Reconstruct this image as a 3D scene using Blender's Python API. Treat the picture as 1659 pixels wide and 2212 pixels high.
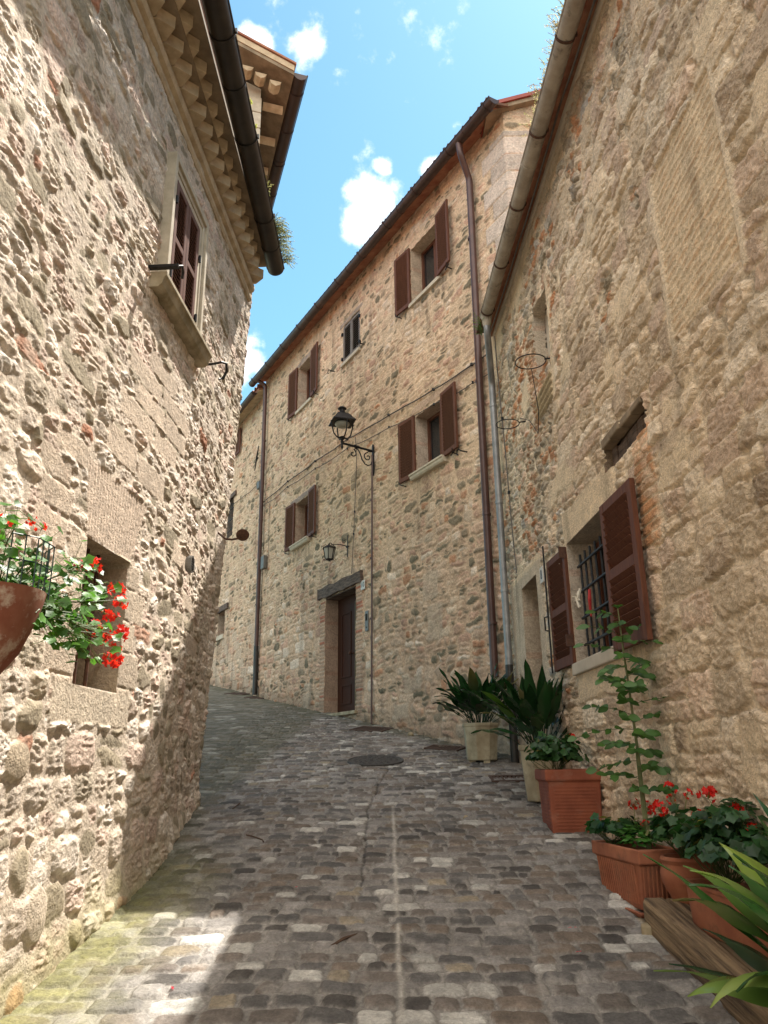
import bpy, math, random
import numpy as np
from math import sin, cos, pi, radians, sqrt, atan2, tan
from mathutils import Vector, Matrix

for o in list(bpy.data.objects): bpy.data.objects.remove(o)
SC = bpy.context.scene
COL = SC.collection
rng = np.random.default_rng(7); random.seed(7)

# ------------------------------------------------------------------ camera
PITCH, ROLL = radians(18.0), radians(0.7)
cam_d = bpy.data.cameras.new("camera"); cam = bpy.data.objects.new("camera", cam_d); COL.objects.link(cam)
f_ = Vector((0, cos(PITCH), sin(PITCH))); u0 = Vector((0, -sin(PITCH), cos(PITCH))); r0 = Vector((1, 0, 0))
u_ = u0 * cos(ROLL) + r0 * sin(ROLL); r_ = r0 * cos(ROLL) - u0 * sin(ROLL)
cam.matrix_world = Matrix(((r_.x, u_.x, -f_.x, 0), (r_.y, u_.y, -f_.y, 0), (r_.z, u_.z, -f_.z, 0), (0, 0, 0, 1)))
cam_d.sensor_fit = 'VERTICAL'; cam_d.sensor_height = 24.0; cam_d.lens = 24.0 * 1662 / 2212
cam_d.clip_start = 0.05; cam_d.clip_end = 2000
SC.camera = cam

# ------------------------------------------------------------------ sun, sky, exposure
SUNV = Vector((0.34, 0.41, 1.0)).normalized()
sun_el = math.asin(SUNV.z); sun_az = atan2(SUNV.x, SUNV.y)
sd = bpy.data.lights.new("sun", 'SUN'); sun = bpy.data.objects.new("sun", sd); COL.objects.link(sun)
sd.energy = 5.0; sd.angle = radians(0.5); sd.color = (1.0, 0.94, 0.85)
sun.rotation_euler = SUNV.to_track_quat('Z', 'Y').to_euler(); sun.location = (5, 8, 30)
W = bpy.data.worlds.new("World"); SC.world = W; W.use_nodes = True
nt = W.node_tree; nt.nodes.clear()
def N(t, **k):
    n = nt.nodes.new(t)
    for a, b in k.items(): setattr(n, a, b)
    return n
def L(a, b): nt.links.new(a, b)
out = N('ShaderNodeOutputWorld'); bg = N('ShaderNodeBackground'); bg.inputs[1].default_value = 0.10
sky = N('ShaderNodeTexSky', sky_type='NISHITA', sun_disc=False, sun_elevation=sun_el, sun_rotation=sun_az)
sky.air_density = 1.0; sky.dust_density = 0.4; sky.ozone_density = 1.0; sky.altitude = 300
tc = N('ShaderNodeTexCoord')
def ray(u, v):
    d = f_ + r_ * ((u - 829.5) / 1662) + u_ * ((1106 - v) / 1662); return d.normalized()
CLOUDS = [(550, 96, .022, .95), (536, 80, .014, .75), (566, 84, .012, .7), (660, 92, .030, .50), (682, 84, .022, .40), (600, 40, .024, .35),
          (800, 420, .030, 1.0), (828, 432, .026, 1.0), (772, 412, .018, .85), (788, 470, .028, 1.0), (775, 500, .022, .9), (760, 490, .015, .6),
          (825, 362, .014, .75), (932, 362, .014, .8), (980, 273, .010, .55), (795, 318, .018, .30),
          (535, 785, .024, .95), (525, 805, .022, .9), (545, 735, .018, .45), (722, 160, .016, .3), (905, 60, .06, .24)]
nz = N('ShaderNodeTexNoise'); nz.inputs['Scale'].default_value = 26; nz.inputs['Detail'].default_value = 9; nz.inputs['Roughness'].default_value = .62
L(tc.outputs['Generated'], nz.inputs['Vector'])
acc = None
for (cu, cv, rr, wt) in CLOUDS:
    d = ray(cu, cv)
    vm = N('ShaderNodeVectorMath', operation='DISTANCE'); L(tc.outputs['Generated'], vm.inputs[0]); vm.inputs[1].default_value = d
    mr = N('ShaderNodeMapRange'); L(vm.outputs['Value'], mr.inputs[0])
    mr.inputs[1].default_value = 0; mr.inputs[2].default_value = rr * 1.25; mr.inputs[3].default_value = wt; mr.inputs[4].default_value = 0
    if acc is None: acc = mr.outputs[0]
    else:
        mx = N('ShaderNodeMath', operation='MAXIMUM'); L(acc, mx.inputs[0]); L(mr.outputs[0], mx.inputs[1]); acc = mx.outputs[0]
ad = N('ShaderNodeMath', operation='MULTIPLY_ADD'); L(nz.outputs[0], ad.inputs[0]); ad.inputs[1].default_value = 1.5; ad.inputs[2].default_value = -0.75
mm = N('ShaderNodeMath', operation='GREATER_THAN'); L(acc, mm.inputs[0]); mm.inputs[1].default_value = 0.004
ad3 = N('ShaderNodeMath', operation='MULTIPLY'); L(ad.outputs[0], ad3.inputs[0]); L(mm.outputs[0], ad3.inputs[1])
ad2 = N('ShaderNodeMath', operation='ADD'); L(acc, ad2.inputs[0]); L(ad3.outputs[0], ad2.inputs[1])
ss = N('ShaderNodeMapRange', interpolation_type='SMOOTHSTEP'); L(ad2.outputs[0], ss.inputs[0])
ss.inputs[1].default_value = .14; ss.inputs[2].default_value = .62; ss.inputs[3].default_value = 0; ss.inputs[4].default_value = 1
tint = N('ShaderNodeVectorMath', operation='MULTIPLY'); L(sky.outputs[0], tint.inputs[0]); tint.inputs[1].default_value = (.95, 1.34, 1.20)
mix = N('ShaderNodeMix', data_type='RGBA'); L(ss.outputs[0], mix.inputs[0]); L(tint.outputs[0], mix.inputs[6])
mix.inputs[7].default_value = (7.5, 7.8, 8.2, 1)
# broad unseen cloud bank overhead and behind the camera, added as fill light
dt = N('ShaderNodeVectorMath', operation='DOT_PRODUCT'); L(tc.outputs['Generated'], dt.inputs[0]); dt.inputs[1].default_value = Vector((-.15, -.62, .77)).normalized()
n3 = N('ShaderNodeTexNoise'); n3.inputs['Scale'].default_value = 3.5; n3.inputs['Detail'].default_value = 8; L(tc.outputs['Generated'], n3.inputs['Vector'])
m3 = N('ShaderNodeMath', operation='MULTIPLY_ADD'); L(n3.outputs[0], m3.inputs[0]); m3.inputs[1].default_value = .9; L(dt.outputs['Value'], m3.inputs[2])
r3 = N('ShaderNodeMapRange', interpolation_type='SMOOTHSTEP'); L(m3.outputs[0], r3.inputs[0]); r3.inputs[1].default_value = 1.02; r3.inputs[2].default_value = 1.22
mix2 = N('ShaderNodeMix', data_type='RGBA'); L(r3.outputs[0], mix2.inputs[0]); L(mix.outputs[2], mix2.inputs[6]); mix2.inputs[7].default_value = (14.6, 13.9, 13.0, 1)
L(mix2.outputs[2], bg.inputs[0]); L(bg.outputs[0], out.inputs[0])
SC.view_settings.view_transform = 'Standard'; SC.view_settings.look = 'None'
SC.view_settings.exposure = 1.08; SC.view_settings.gamma = 1.0
SC.render.engine = 'CYCLES'; SC.cycles.max_bounces = 8; SC.cycles.diffuse_bounces = 5
try: SC.cycles.use_denoising = True
except Exception: pass

# ------------------------------------------------------------------ materials
def mat(name):
    m = bpy.data.materials.new(name); m.use_nodes = True
    t = m.node_tree; b = t.nodes['Principled BSDF']; return m, t, b
def nd(t, ty, **k):
    n = t.nodes.new(ty)
    for a, b in k.items(): setattr(n, a, b)
    return n
def stone_mat(name, bump=.25, sc=60, rough=.92, pit=.0):
    m, t, b = mat(name); l = t.links.new
    at = nd(t, 'ShaderNodeAttribute', attribute_name='Col'); co = nd(t, 'ShaderNodeTexCoord')
    n1 = nd(t, 'ShaderNodeTexNoise'); n1.inputs['Scale'].default_value = sc; n1.inputs['Detail'].default_value = 6; n1.inputs['Roughness'].default_value = .65
    n2 = nd(t, 'ShaderNodeTexNoise'); n2.inputs['Scale'].default_value = 9; n2.inputs['Detail'].default_value = 5
    l(co.outputs['Object'], n1.inputs['Vector']); l(co.outputs['Object'], n2.inputs['Vector'])
    r = nd(t, 'ShaderNodeMapRange'); l(n1.outputs[0], r.inputs[0]); r.inputs[1].default_value = .3; r.inputs[2].default_value = .7; r.inputs[3].default_value = .72; r.inputs[4].default_value = 1.26
    r2 = nd(t, 'ShaderNodeMapRange'); l(n2.outputs[0], r2.inputs[0]); r2.inputs[1].default_value = .3; r2.inputs[2].default_value = .7; r2.inputs[3].default_value = .86; r2.inputs[4].default_value = 1.12
    mu = nd(t, 'ShaderNodeMath', operation='MULTIPLY'); l(r.outputs[0], mu.inputs[0]); l(r2.outputs[0], mu.inputs[1])
    vm = nd(t, 'ShaderNodeVectorMath', operation='SCALE'); l(at.outputs['Color'], vm.inputs[0]); l(mu.outputs[0], vm.inputs['Scale'])
    l(vm.outputs[0], b.inputs['Base Color']); b.inputs['Roughness'].default_value = rough
    b.inputs['Specular IOR Level'].default_value = .25
    bp = nd(t, 'ShaderNodeBump'); bp.inputs['Strength'].default_value = bump; bp.inputs['Distance'].default_value = .02
    if pit > 0:
        vo = nd(t, 'ShaderNodeTexVoronoi'); vo.inputs['Scale'].default_value = sc * 1.3; l(co.outputs['Object'], vo.inputs['Vector'])
        pr = nd(t, 'ShaderNodeMapRange'); l(vo.outputs['Distance'], pr.inputs[0]); pr.inputs[1].default_value = .0; pr.inputs[2].default_value = .35; pr.inputs[3].default_value = -pit; pr.inputs[4].default_value = 0
        a2 = nd(t, 'ShaderNodeMath', operation='ADD'); l(n1.outputs[0], a2.inputs[0]); l(pr.outputs[0], a2.inputs[1]); l(a2.outputs[0], bp.inputs['Height'])
    else: l(n1.outputs[0], bp.inputs['Height'])
    l(bp.outputs[0], b.inputs['Normal']); return m
def simple_mat(name, c1, c2, sc=8, rough=.6, metal=0., bump=.1, stretch=(1, 1, 1), det=5, spec=.4, lo=.35, hi=.65, bd=.01, stain=None):
    m, t, b = mat(name); l = t.links.new
    co = nd(t, 'ShaderNodeTexCoord'); mp = nd(t, 'ShaderNodeMapping'); mp.inputs['Scale'].default_value = stretch
    l(co.outputs['Object'], mp.inputs[0])
    n = nd(t, 'ShaderNodeTexNoise'); n.inputs['Scale'].default_value = sc; n.inputs['Detail'].default_value = det; n.inputs['Roughness'].default_value = .6
    l(mp.outputs[0], n.inputs['Vector'])
    r = nd(t, 'ShaderNodeMapRange'); l(n.outputs[0], r.inputs[0]); r.inputs[1].default_value = lo; r.inputs[2].default_value = hi
    mx = nd(t, 'ShaderNodeMix', data_type='RGBA'); l(r.outputs[0], mx.inputs[0]); mx.inputs[6].default_value = (*c1, 1); mx.inputs[7].default_value = (*c2, 1)
    colo = mx.outputs[2]
    if stain:
        n2 = nd(t, 'ShaderNodeTexNoise'); n2.inputs['Scale'].default_value = stain[1]; n2.inputs['Detail'].default_value = 7; n2.inputs['Roughness'].default_value = .7; l(mp.outputs[0], n2.inputs['Vector'])
        r2 = nd(t, 'ShaderNodeMapRange'); l(n2.outputs[0], r2.inputs[0]); r2.inputs[1].default_value = stain[2]; r2.inputs[2].default_value = stain[3]; r2.inputs[4].default_value = stain[4]
        m2 = nd(t, 'ShaderNodeMix', data_type='RGBA'); l(r2.outputs[0], m2.inputs[0]); l(colo, m2.inputs[6]); m2.inputs[7].default_value = (*stain[0], 1); colo = m2.outputs[2]
    l(colo, b.inputs['Base Color']); b.inputs['Roughness'].default_value = rough; b.inputs['Metallic'].default_value = metal
    b.inputs['Specular IOR Level'].default_value = spec
    bp = nd(t, 'ShaderNodeBump'); bp.inputs['Strength'].default_value = bump; bp.inputs['Distance'].default_value = bd
    l(n.outputs[0], bp.inputs['Height']); l(bp.outputs[0], b.inputs['Normal']); return m
def leaf_mat(name, rough=.4, trans=.35):
    m, t, b = mat(name); l = t.links.new
    at = nd(t, 'ShaderNodeAttribute', attribute_name='Col')
    l(at.outputs['Color'], b.inputs['Base Color']); b.inputs['Roughness'].default_value = rough; b.inputs['Specular IOR Level'].default_value = .45
    tr = nd(t, 'ShaderNodeBsdfTranslucent'); vm = nd(t, 'ShaderNodeVectorMath', operation='MULTIPLY'); l(at.outputs['Color'], vm.inputs[0]); vm.inputs[1].default_value = (1.3, 1.5, .7)
    l(vm.outputs[0], tr.inputs[0]); ms = nd(t, 'ShaderNodeMixShader'); ms.inputs[0].default_value = trans
    l(b.outputs[0], ms.inputs[1]); l(tr.outputs[0], ms.inputs[2]); l(ms.outputs[0], t.nodes['Material Output'].inputs[0]); return m
M = {}
M['stone_l'] = stone_mat('left_wall_stone', .6, 42, pit=.22)
M['stone_c'] = stone_mat('centre_wall_stone', .8, 34)
M['stone_r'] = stone_mat('right_wall_stone', .95, 48, pit=.3)
M['cobble'] = stone_mat('cobble_stone', .55, 75, rough=.72)
M['dressed'] = stone_mat('dressed_stone', .3, 90)
M['wood'] = simple_mat('shutter_wood', (.088, .036, .022), (.145, .062, .037), 10, .6, bump=.08, stretch=(6, 6, .6), spec=.18)
M['wood_r'] = simple_mat('shutter_wood_red', (.085, .031, .018), (.135, .052, .028), 9, .6, bump=.08, stretch=(6, 6, .7), spec=.15)
M['wood_l'] = simple_mat('shutter_paint', (.125, .066, .054), (.155, .082, .066), 12, .55, bump=.05, spec=.2)
M['wood_grey'] = simple_mat('weathered_shutter', (.11, .10, .095), (.20, .18, .165), 14, .8, bump=.2, stretch=(6, 6, .6))
M['door'] = simple_mat('door_wood', (.035, .013, .008), (.055, .020, .011), 10, .6, bump=.1, stretch=(8, 8, .5), spec=.15)
M['beam'] = simple_mat('lintel_wood', (.055, .038, .030), (.16, .115, .09), 7, .85, bump=.6, stretch=(1, 1, 5))
M['timber'] = simple_mat('old_timber', (.06, .038, .022), (.30, .21, .12), 5, .88, bump=1., stretch=(9, .45, 9), det=8, bd=.03)
M['gut_dark'] = simple_mat('dark_gutter', (.022, .018, .014), (.045, .036, .027), 5, .42, .3, .06, spec=.5)
M['gut_brown'] = simple_mat('brown_gutter', (.040, .024, .020), (.062, .037, .030), 5, .4, .2, .05, spec=.5)
M['pipe_brown'] = simple_mat('brown_pipe', (.058, .027, .022), (.085, .040, .032), 6, .38, .1, .05, spec=.5)
M['pipe_black'] = simple_mat('black_pipe', (.012, .011, .010), (.03, .027, .024), 6, .4, .1, .05, spec=.5)
M['galv'] = simple_mat('galvanised_pipe', (.20, .205, .21), (.30, .30, .30), 7, .45, .5, .05)
M['beige_gut'] = simple_mat('weathered_gutter', (.24, .20, .155), (.40, .35, .28), 5, .7, 0, .25, det=8, stain=((.07, .055, .04), 8, .56, .70, .8))
M['iron'] = simple_mat('wrought_iron', (.008, .008, .009), (.022, .020, .020), 30, .5, .4, .12)
M['rust'] = simple_mat('rusty_iron', (.05, .025, .016), (.11, .05, .03), 30, .8, .1, .3)
M['grate'] = simple_mat('grate_iron', (.07, .045, .035), (.11, .07, .055), 30, .7, .3, .3)
M['manhole'] = simple_mat('manhole_iron', (.05, .047, .045), (.085, .078, .072), 30, .65, .3, .3)
M['terra'] = simple_mat('terracotta', (.25, .085, .045), (.38, .145, .075), 6, .85, 0, .25, det=8, stain=((.16, .075, .045), 7, .52, .66, .75))
M['terra_red'] = simple_mat('red_terracotta', (.21, .058, .030), (.30, .090, .045), 6, .8, 0, .2, det=8, stain=((.30, .17, .12), 5, .55, .72, .6))
M['terra_old'] = simple_mat('old_terracotta', (.20, .060, .030), (.34, .17, .10), 4, .85, 0, .3, det=9, lo=.45, hi=.75, stain=((.50, .40, .30), 9, .50, .62, .75))
M['cream_pot'] = simple_mat('cream_pot', (.26, .21, .13), (.46, .40, .28), 5, .85, 0, .2, det=8, stain=((.13, .11, .07), 6, .55, .72, .8))
M['soil'] = simple_mat('soil', (.012, .009, .006), (.035, .026, .018), 40, .95, 0, .9)
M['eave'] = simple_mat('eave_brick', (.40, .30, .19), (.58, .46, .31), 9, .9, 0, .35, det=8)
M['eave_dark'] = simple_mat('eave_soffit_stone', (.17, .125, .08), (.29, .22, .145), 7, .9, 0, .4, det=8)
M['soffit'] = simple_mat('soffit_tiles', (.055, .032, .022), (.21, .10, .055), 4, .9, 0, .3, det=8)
M['rooftile'] = simple_mat('roof_tile', (.26, .10, .06), (.40, .20, .12), 6, .85, 0, .3)
M['redmetal'] = simple_mat('red_flashing', (.22, .035, .02), (.28, .05, .03), 6, .5, 0, .05)
M['cable'] = simple_mat('cable_sheath', (.09, .08, .07), (.14, .12, .10), 20, .7)
M['plaster'] = simple_mat('grey_plaster', (.42, .37, .29), (.52, .46, .37), 5, .9, 0, .15, det=7)
M['marble'] = simple_mat('pale_sill_stone', (.42, .36, .27), (.55, .48, .37), 12, .7, 0, .15, det=7)
M['olds'] = simple_mat('weathered_sill_stone', (.20, .16, .09), (.42, .35, .24), 7, .85, 0, .25, det=8)
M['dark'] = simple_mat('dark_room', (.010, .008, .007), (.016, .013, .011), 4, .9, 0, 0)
M['white'] = simple_mat('ceramic_plate', (.52, .50, .46), (.58, .56, .51), 9, .4)
M['ink'] = simple_mat('number_ink', (.02, .02, .03), (.03, .03, .04), 9, .5)
M['curtain'] = simple_mat('white_curtain', (.30, .31, .32), (.42, .42, .42), 12, .8, bump=.3, stretch=(14, 14, .3))
M['greymetal'] = simple_mat('grey_box', (.14, .135, .12), (.18, .17, .155), 9, .5, .2)
M['green_wire'] = simple_mat('green_wire', (.004, .022, .016), (.008, .035, .025), 9, .4)
M['brassy'] = simple_mat('door_edge_strip', (.20, .15, .08), (.26, .20, .11), 9, .5, .2)
M['clothr'] = simple_mat('red_ribbon', (.35, .02, .02), (.4, .03, .03), 9, .7)
M['clothw'] = simple_mat('white_string', (.5, .45, .36), (.6, .55, .45), 9, .8)
M['bark'] = simple_mat('green_stem', (.10, .12, .045), (.17, .17, .075), 20, .7)
M['twig'] = simple_mat('dry_twig', (.06, .035, .022), (.10, .06, .04), 20, .9)
M['leaf'] = leaf_mat('leaf', .45, .35); M['leaf_gloss'] = leaf_mat('glossy_leaf', .24, .22); M['petal'] = leaf_mat('petal', .6, .45)
M['dryweed'] = leaf_mat('weed', .8, .35)
def glass():
    m, t, b = mat('window_glass'); b.inputs['Base Color'].default_value = (.02, .022, .024, 1); b.inputs['Roughness'].default_value = .06
    b.inputs['Specular IOR Level'].default_value = .6; b.inputs['Metallic'].default_value = 0; return m
M['glass'] = glass()
def lampglass():
    m, t, b = mat('frosted_glass'); b.inputs['Base Color'].default_value = (.33, .32, .27, 1); b.inputs['Roughness'].default_value = .35
    b.inputs['Specular IOR Level'].default_value = .5; return m
M['lampglass'] = lampglass()

# ------------------------------------------------------------------ object helpers
def tag(o, label=None, cat=None, group=None, kind=None):
    if label: o['label'] = label
    if cat: o['category'] = cat
    if group: o['group'] = group
    if kind: o['kind'] = kind
    return o
def empty(name, loc, label=None, cat=None, group=None):
    o = bpy.data.objects.new(name, None); COL.objects.link(o); o.location = loc; o.empty_display_size = .1
    tag(o, label, cat, group); return o
def V(*a): return np.array(a, float)
def nrm(v):
    v = np.asarray(v, float); return v / (np.linalg.norm(v) + 1e-12)
def basis(d, upv=(0, 0, 1)):
    d = nrm(d); a = np.cross(d, upv)
    if np.linalg.norm(a) < 1e-4: a = np.cross(d, (0, 1, 0))
    a = nrm(a); return a, np.cross(a, d), d
class MB:
    def __init__(s): s.v = []; s.f = []; s.c = []
    def add(s, vs, fs, col=None):
        k = len(s.v); s.v += [tuple(map(float, p)) for p in vs]; s.f += [tuple(i + k for i in f) for f in fs]
        s.c += [col if col is not None else (1, 1, 1)] * len(vs) if (col is None or np.ndim(col) == 1) else [tuple(q) for q in col]
        return s
    def box(s, c, sx, sy, sz, R=None, col=None):
        c = np.asarray(c, float); R = np.eye(3) if R is None else np.asarray(R)
        vs = [c + R @ V(a * sx / 2, b * sy / 2, d * sz / 2) for a in (-1, 1) for b in (-1, 1) for d in (-1, 1)]
        return s.add(vs, [(0, 1, 3, 2), (4, 6, 7, 5), (0, 4, 5, 1), (2, 3, 7, 6), (0, 2, 6, 4), (1, 5, 7, 3)], col)
    def tube(s, pts, r, n=8, cap=True, col=None, close=False):
        pts = [np.asarray(p, float) for p in pts]; k = len(pts); rs = r if np.ndim(r) else [r] * k
        vs = []; fs = []; a = None
        for i, p in enumerate(pts):
            if close: d = pts[(i + 1) % k] - pts[i - 1]
            else: d = pts[min(i + 1, k - 1)] - pts[max(i - 1, 0)]
            d = nrm(d)
            if a is None: a, b, _ = basis(d)
            else:
                a = nrm(a - d * (a @ d)); b = np.cross(a, d)
            for j in range(n):
                t = 2 * pi * j / n; vs.append(p + (a * cos(t) + b * sin(t)) * rs[i])
        for i in range(k if close else k - 1):
            for j in range(n):
                i2 = (i + 1) % k
                fs.append((i * n + j, i * n + (j + 1) % n, i2 * n + (j + 1) % n, i2 * n + j))
        if cap and not close: fs += [tuple(range(n))[::-1], tuple((k - 1) * n + j for j in range(n))]
        return s.add(vs, fs, col)
    def halfpipe(s, p0, p1, r, th=.006, n=14, up=(0, 0, 1), a0=pi, a1=2 * pi, col=None, segs=1):
        p0 = np.asarray(p0, float); p1 = np.asarray(p1, float); a, b, d = basis(p1 - p0, up)
        vs = []; fs = []
        for q in range(segs + 1):
            p = p0 + (p1 - p0) * q / segs
            for rad in (r, r - th):
                for j in range(n + 1):
                    t = a0 + (a1 - a0) * j / n; vs.append(p + a * cos(t) * rad + b * sin(t) * rad)
        m = n + 1; st = 2 * m
        for q in range(segs):
            for j in range(n):
                fs.append((q * st + j, q * st + j + 1, (q + 1) * st + j + 1, (q + 1) * st + j))
                fs.append((q * st + m + j + 1, q * st + m + j, (q + 1) * st + m + j, (q + 1) * st + m + j + 1))
            for j in (0, n): fs.append((q * st + j, (q + 1) * st + j, (q + 1) * st + m + j, q * st + m + j))
        for e in (0, segs * st):
            for j in range(n): fs.append((e + j, e + j + 1, e + m + j + 1, e + m + j))
        return s.add(vs, fs, col)
    def lathe(s, prof, c, n=24, axis=(0, 0, 1), col=None, start=0):
        c = np.asarray(c, float); a, b, d = basis(axis, (0, 1, 0) if abs(axis[2]) > .9 else (0, 0, 1)); vs = []; fs = []
        for (r, z) in prof:
            for j in range(n):
                t = 2 * pi * j / n + start; vs.append(c + (a * cos(t) + b * sin(t)) * r + d * z)
        for i in range(len(prof) - 1):
            for j in range(n): fs.append((i * n + j, i * n + (j + 1) % n, (i + 1) * n + (j + 1) % n, (i + 1) * n + j))
        fs += [tuple(range(n))[::-1], tuple((len(prof) - 1) * n + j for j in range(n))]
        return s.add(vs, fs, col)
    def extrude(s, poly, o, ax, ay, d, length, col=None):
        """closed 2-D outline poly in axes ax, ay at o, extruded along d"""
        o = np.asarray(o, float); ax = np.asarray(ax, float); ay = np.asarray(ay, float); d = np.asarray(d, float)
        n = len(poly); vs = [o + ax * p[0] + ay * p[1] for p in poly]; vs += [q + d * length for q in vs]
        return s.add(vs, [tuple(range(n))[::-1], tuple(range(n, 2 * n))] + [(i, (i + 1) % n, n + (i + 1) % n, n + i) for i in range(n)], col)
    def build(s, name, m, parent=None, smooth=False, bevel=0, colattr=False):
        me = bpy.data.meshes.new(name); me.from_pydata(s.v, [], s.f); me.update()
        if colattr:
            ca = me.color_attributes.new('Col', 'FLOAT_COLOR', 'POINT')
            a = np.ones((len(s.v), 4), np.float32); a[:, :3] = np.array(s.c, np.float32); ca.data.foreach_set('color', a.ravel())
        if smooth: me.polygons.foreach_set('use_smooth', [True] * len(me.polygons))
        o = bpy.data.objects.new(name, me); COL.objects.link(o); me.materials.append(m)
        if bevel:
            md = o.modifiers.new('bevel', 'BEVEL'); md.width = bevel; md.segments = 2; md.limit_method = 'ANGLE'
        if smooth == 'edge':
            md = o.modifiers.new('split', 'EDGE_SPLIT'); md.split_angle = radians(40)
        if parent is not None:
            o.parent = parent; pl = parent.location.copy(); q = parent.parent
            while q is not None: pl += q.location; q = q.parent
            me.transform(Matrix.Translation(-pl))
        return o
def copy_tree(o, parent=None, dloc=None):
    c = o.copy(); COL.objects.link(c)
    if parent is not None: c.parent = parent
    for ch in [x for x in o.children]: copy_tree(ch, c)
    return c

# ------------------------------------------------------------------ numpy noise and stone fields
_G = {}
def gnoise(x, y, seed=0):
    if seed not in _G:
        a = np.random.default_rng(seed + 100).random((256, 256)) * 2 * pi; _G[seed] = (np.cos(a), np.sin(a))
    gx, gy = _G[seed]; xi = np.floor(x).astype(np.int64); yi = np.floor(y).astype(np.int64); xf = x - xi; yf = y - yi
    u = xf * xf * xf * (xf * (xf * 6 - 15) + 10); v = yf * yf * yf * (yf * (yf * 6 - 15) + 10)
    def g(i, j):
        a = (xi + i) & 255; b = (yi + j) & 255; return gx[a, b] * (xf - i) + gy[a, b] * (yf - j)
    n0 = g(0, 0) * (1 - u) + g(1, 0) * u; n1 = g(0, 1) * (1 - u) + g(1, 1) * u
    return (n0 * (1 - v) + n1 * v) * 1.5
def fbm(x, y, seed=0, o=4, ridged=False):
    s = 0; a = .5; f = 1.
    for i in range(o):
        n = gnoise(x * f + 13.7 * i, y * f + 7.3 * i, seed + i)
        s = s + a * ((1 - 2 * np.abs(n)) if ridged else n); a *= .5; f *= 2.03
    return s
def sst(a, b, x):
    t = np.clip((x - a) / (b - a), 0, 1); return t * t * (3 - 2 * t)
def stones(S, T, seed, rh, wr, psplit=.25, fill=(.86, 1.0), nexp=(2.3, 5), rot=.08, w1=.05, w2=.012, en=.1, ef=14., eo=2):
    g = np.random.default_rng(seed)
    S1 = S + w1 * fbm(S * 1.3, T * 1.3, seed, 2) + w2 * gnoise(S * 11, T * 11, seed + 5)
    T1 = T + w1 * 1.2 * fbm(S * .8 + 9, T * .8, seed + 9, 3) + w2 * gnoise(S * 10 + 5, T * 10, seed + 6)
    t0, t1 = T1.min() - .3, T1.max() + .3; s0, s1 = S1.min() - .5, S1.max() + .5
    rb = [t0]
    while rb[-1] < t1: rb.append(rb[-1] + g.uniform(*rh))
    rb = np.array(rb); nr = len(rb) - 1; keys = []; cs = []; cw = []
    for r in range(nr):
        h = rb[r + 1] - rb[r]; x = s0 - g.uniform(0, .3)
        while x < s1:
            w = h * g.uniform(*wr) if g.random() > .12 else h * g.uniform(wr[0] * .6, wr[0])
            keys.append(r * 1000 + x - s0 + 1); cs.append(x + w / 2); cw.append(w); x += w
    keys = np.array(keys); cs = np.array(cs); cw = np.array(cw)
    row = np.clip(np.searchsorted(rb, T1, side='right') - 1, 0, nr - 1)
    idx = np.clip(np.searchsorted(keys, row * 1000 + (S1 - s0) + 1, side='right') - 1, 0, len(cs) - 1)
    x = S1 - cs[idx]; y = T1 - (rb[row] + rb[row + 1]) / 2; a = cw[idx] / 2; b = (rb[row + 1] - rb[row]) / 2
    sp = (g.random(len(cs)) < psplit)[idx]; so = (g.uniform(-.25, .25, len(cs)))[idx] * b
    up = (y > so) & sp
    yc = np.where(sp, np.where(up, (so + b) / 2, (so - b) / 2), 0); bb = np.where(sp, np.where(up, (b - so) / 2, (b + so) / 2), b)
    y = y - yc; b = bb; i2 = idx * 2 + up
    R = g.random((len(cs) * 2 + 2, 8))[i2]
    th = (R[..., 0] - .5) * 2 * rot; x2 = x * np.cos(th) + y * np.sin(th); y2 = -x * np.sin(th) + y * np.cos(th)
    f1 = fill[0] + (fill[1] - fill[0]) * R[..., 1]; n = nexp[0] + (nexp[1] - nexp[0]) * R[..., 2]
    m = np.minimum(a, b)
    xn = np.abs(x2) / (a * np.maximum(f1, 1 - .018 / np.maximum(a, .02))); yn = np.abs(y2) / (b * f1)
    rr = (xn ** n + yn ** n) ** (1 / n) + en * fbm(S * ef, T * ef * 1.2, seed + 3, eo)
    return rr, m, R, x2 / a, y2 / b
def cmix(a, b, t): return a * (1 - t[..., None]) + b * t[..., None]
def pal(R, cols, wts):
    c = np.cumsum(np.array(wts, float) / sum(wts)); k = np.searchsorted(c, np.clip(R, 0, .99999)); return np.array(cols, float)[k], k
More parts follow.
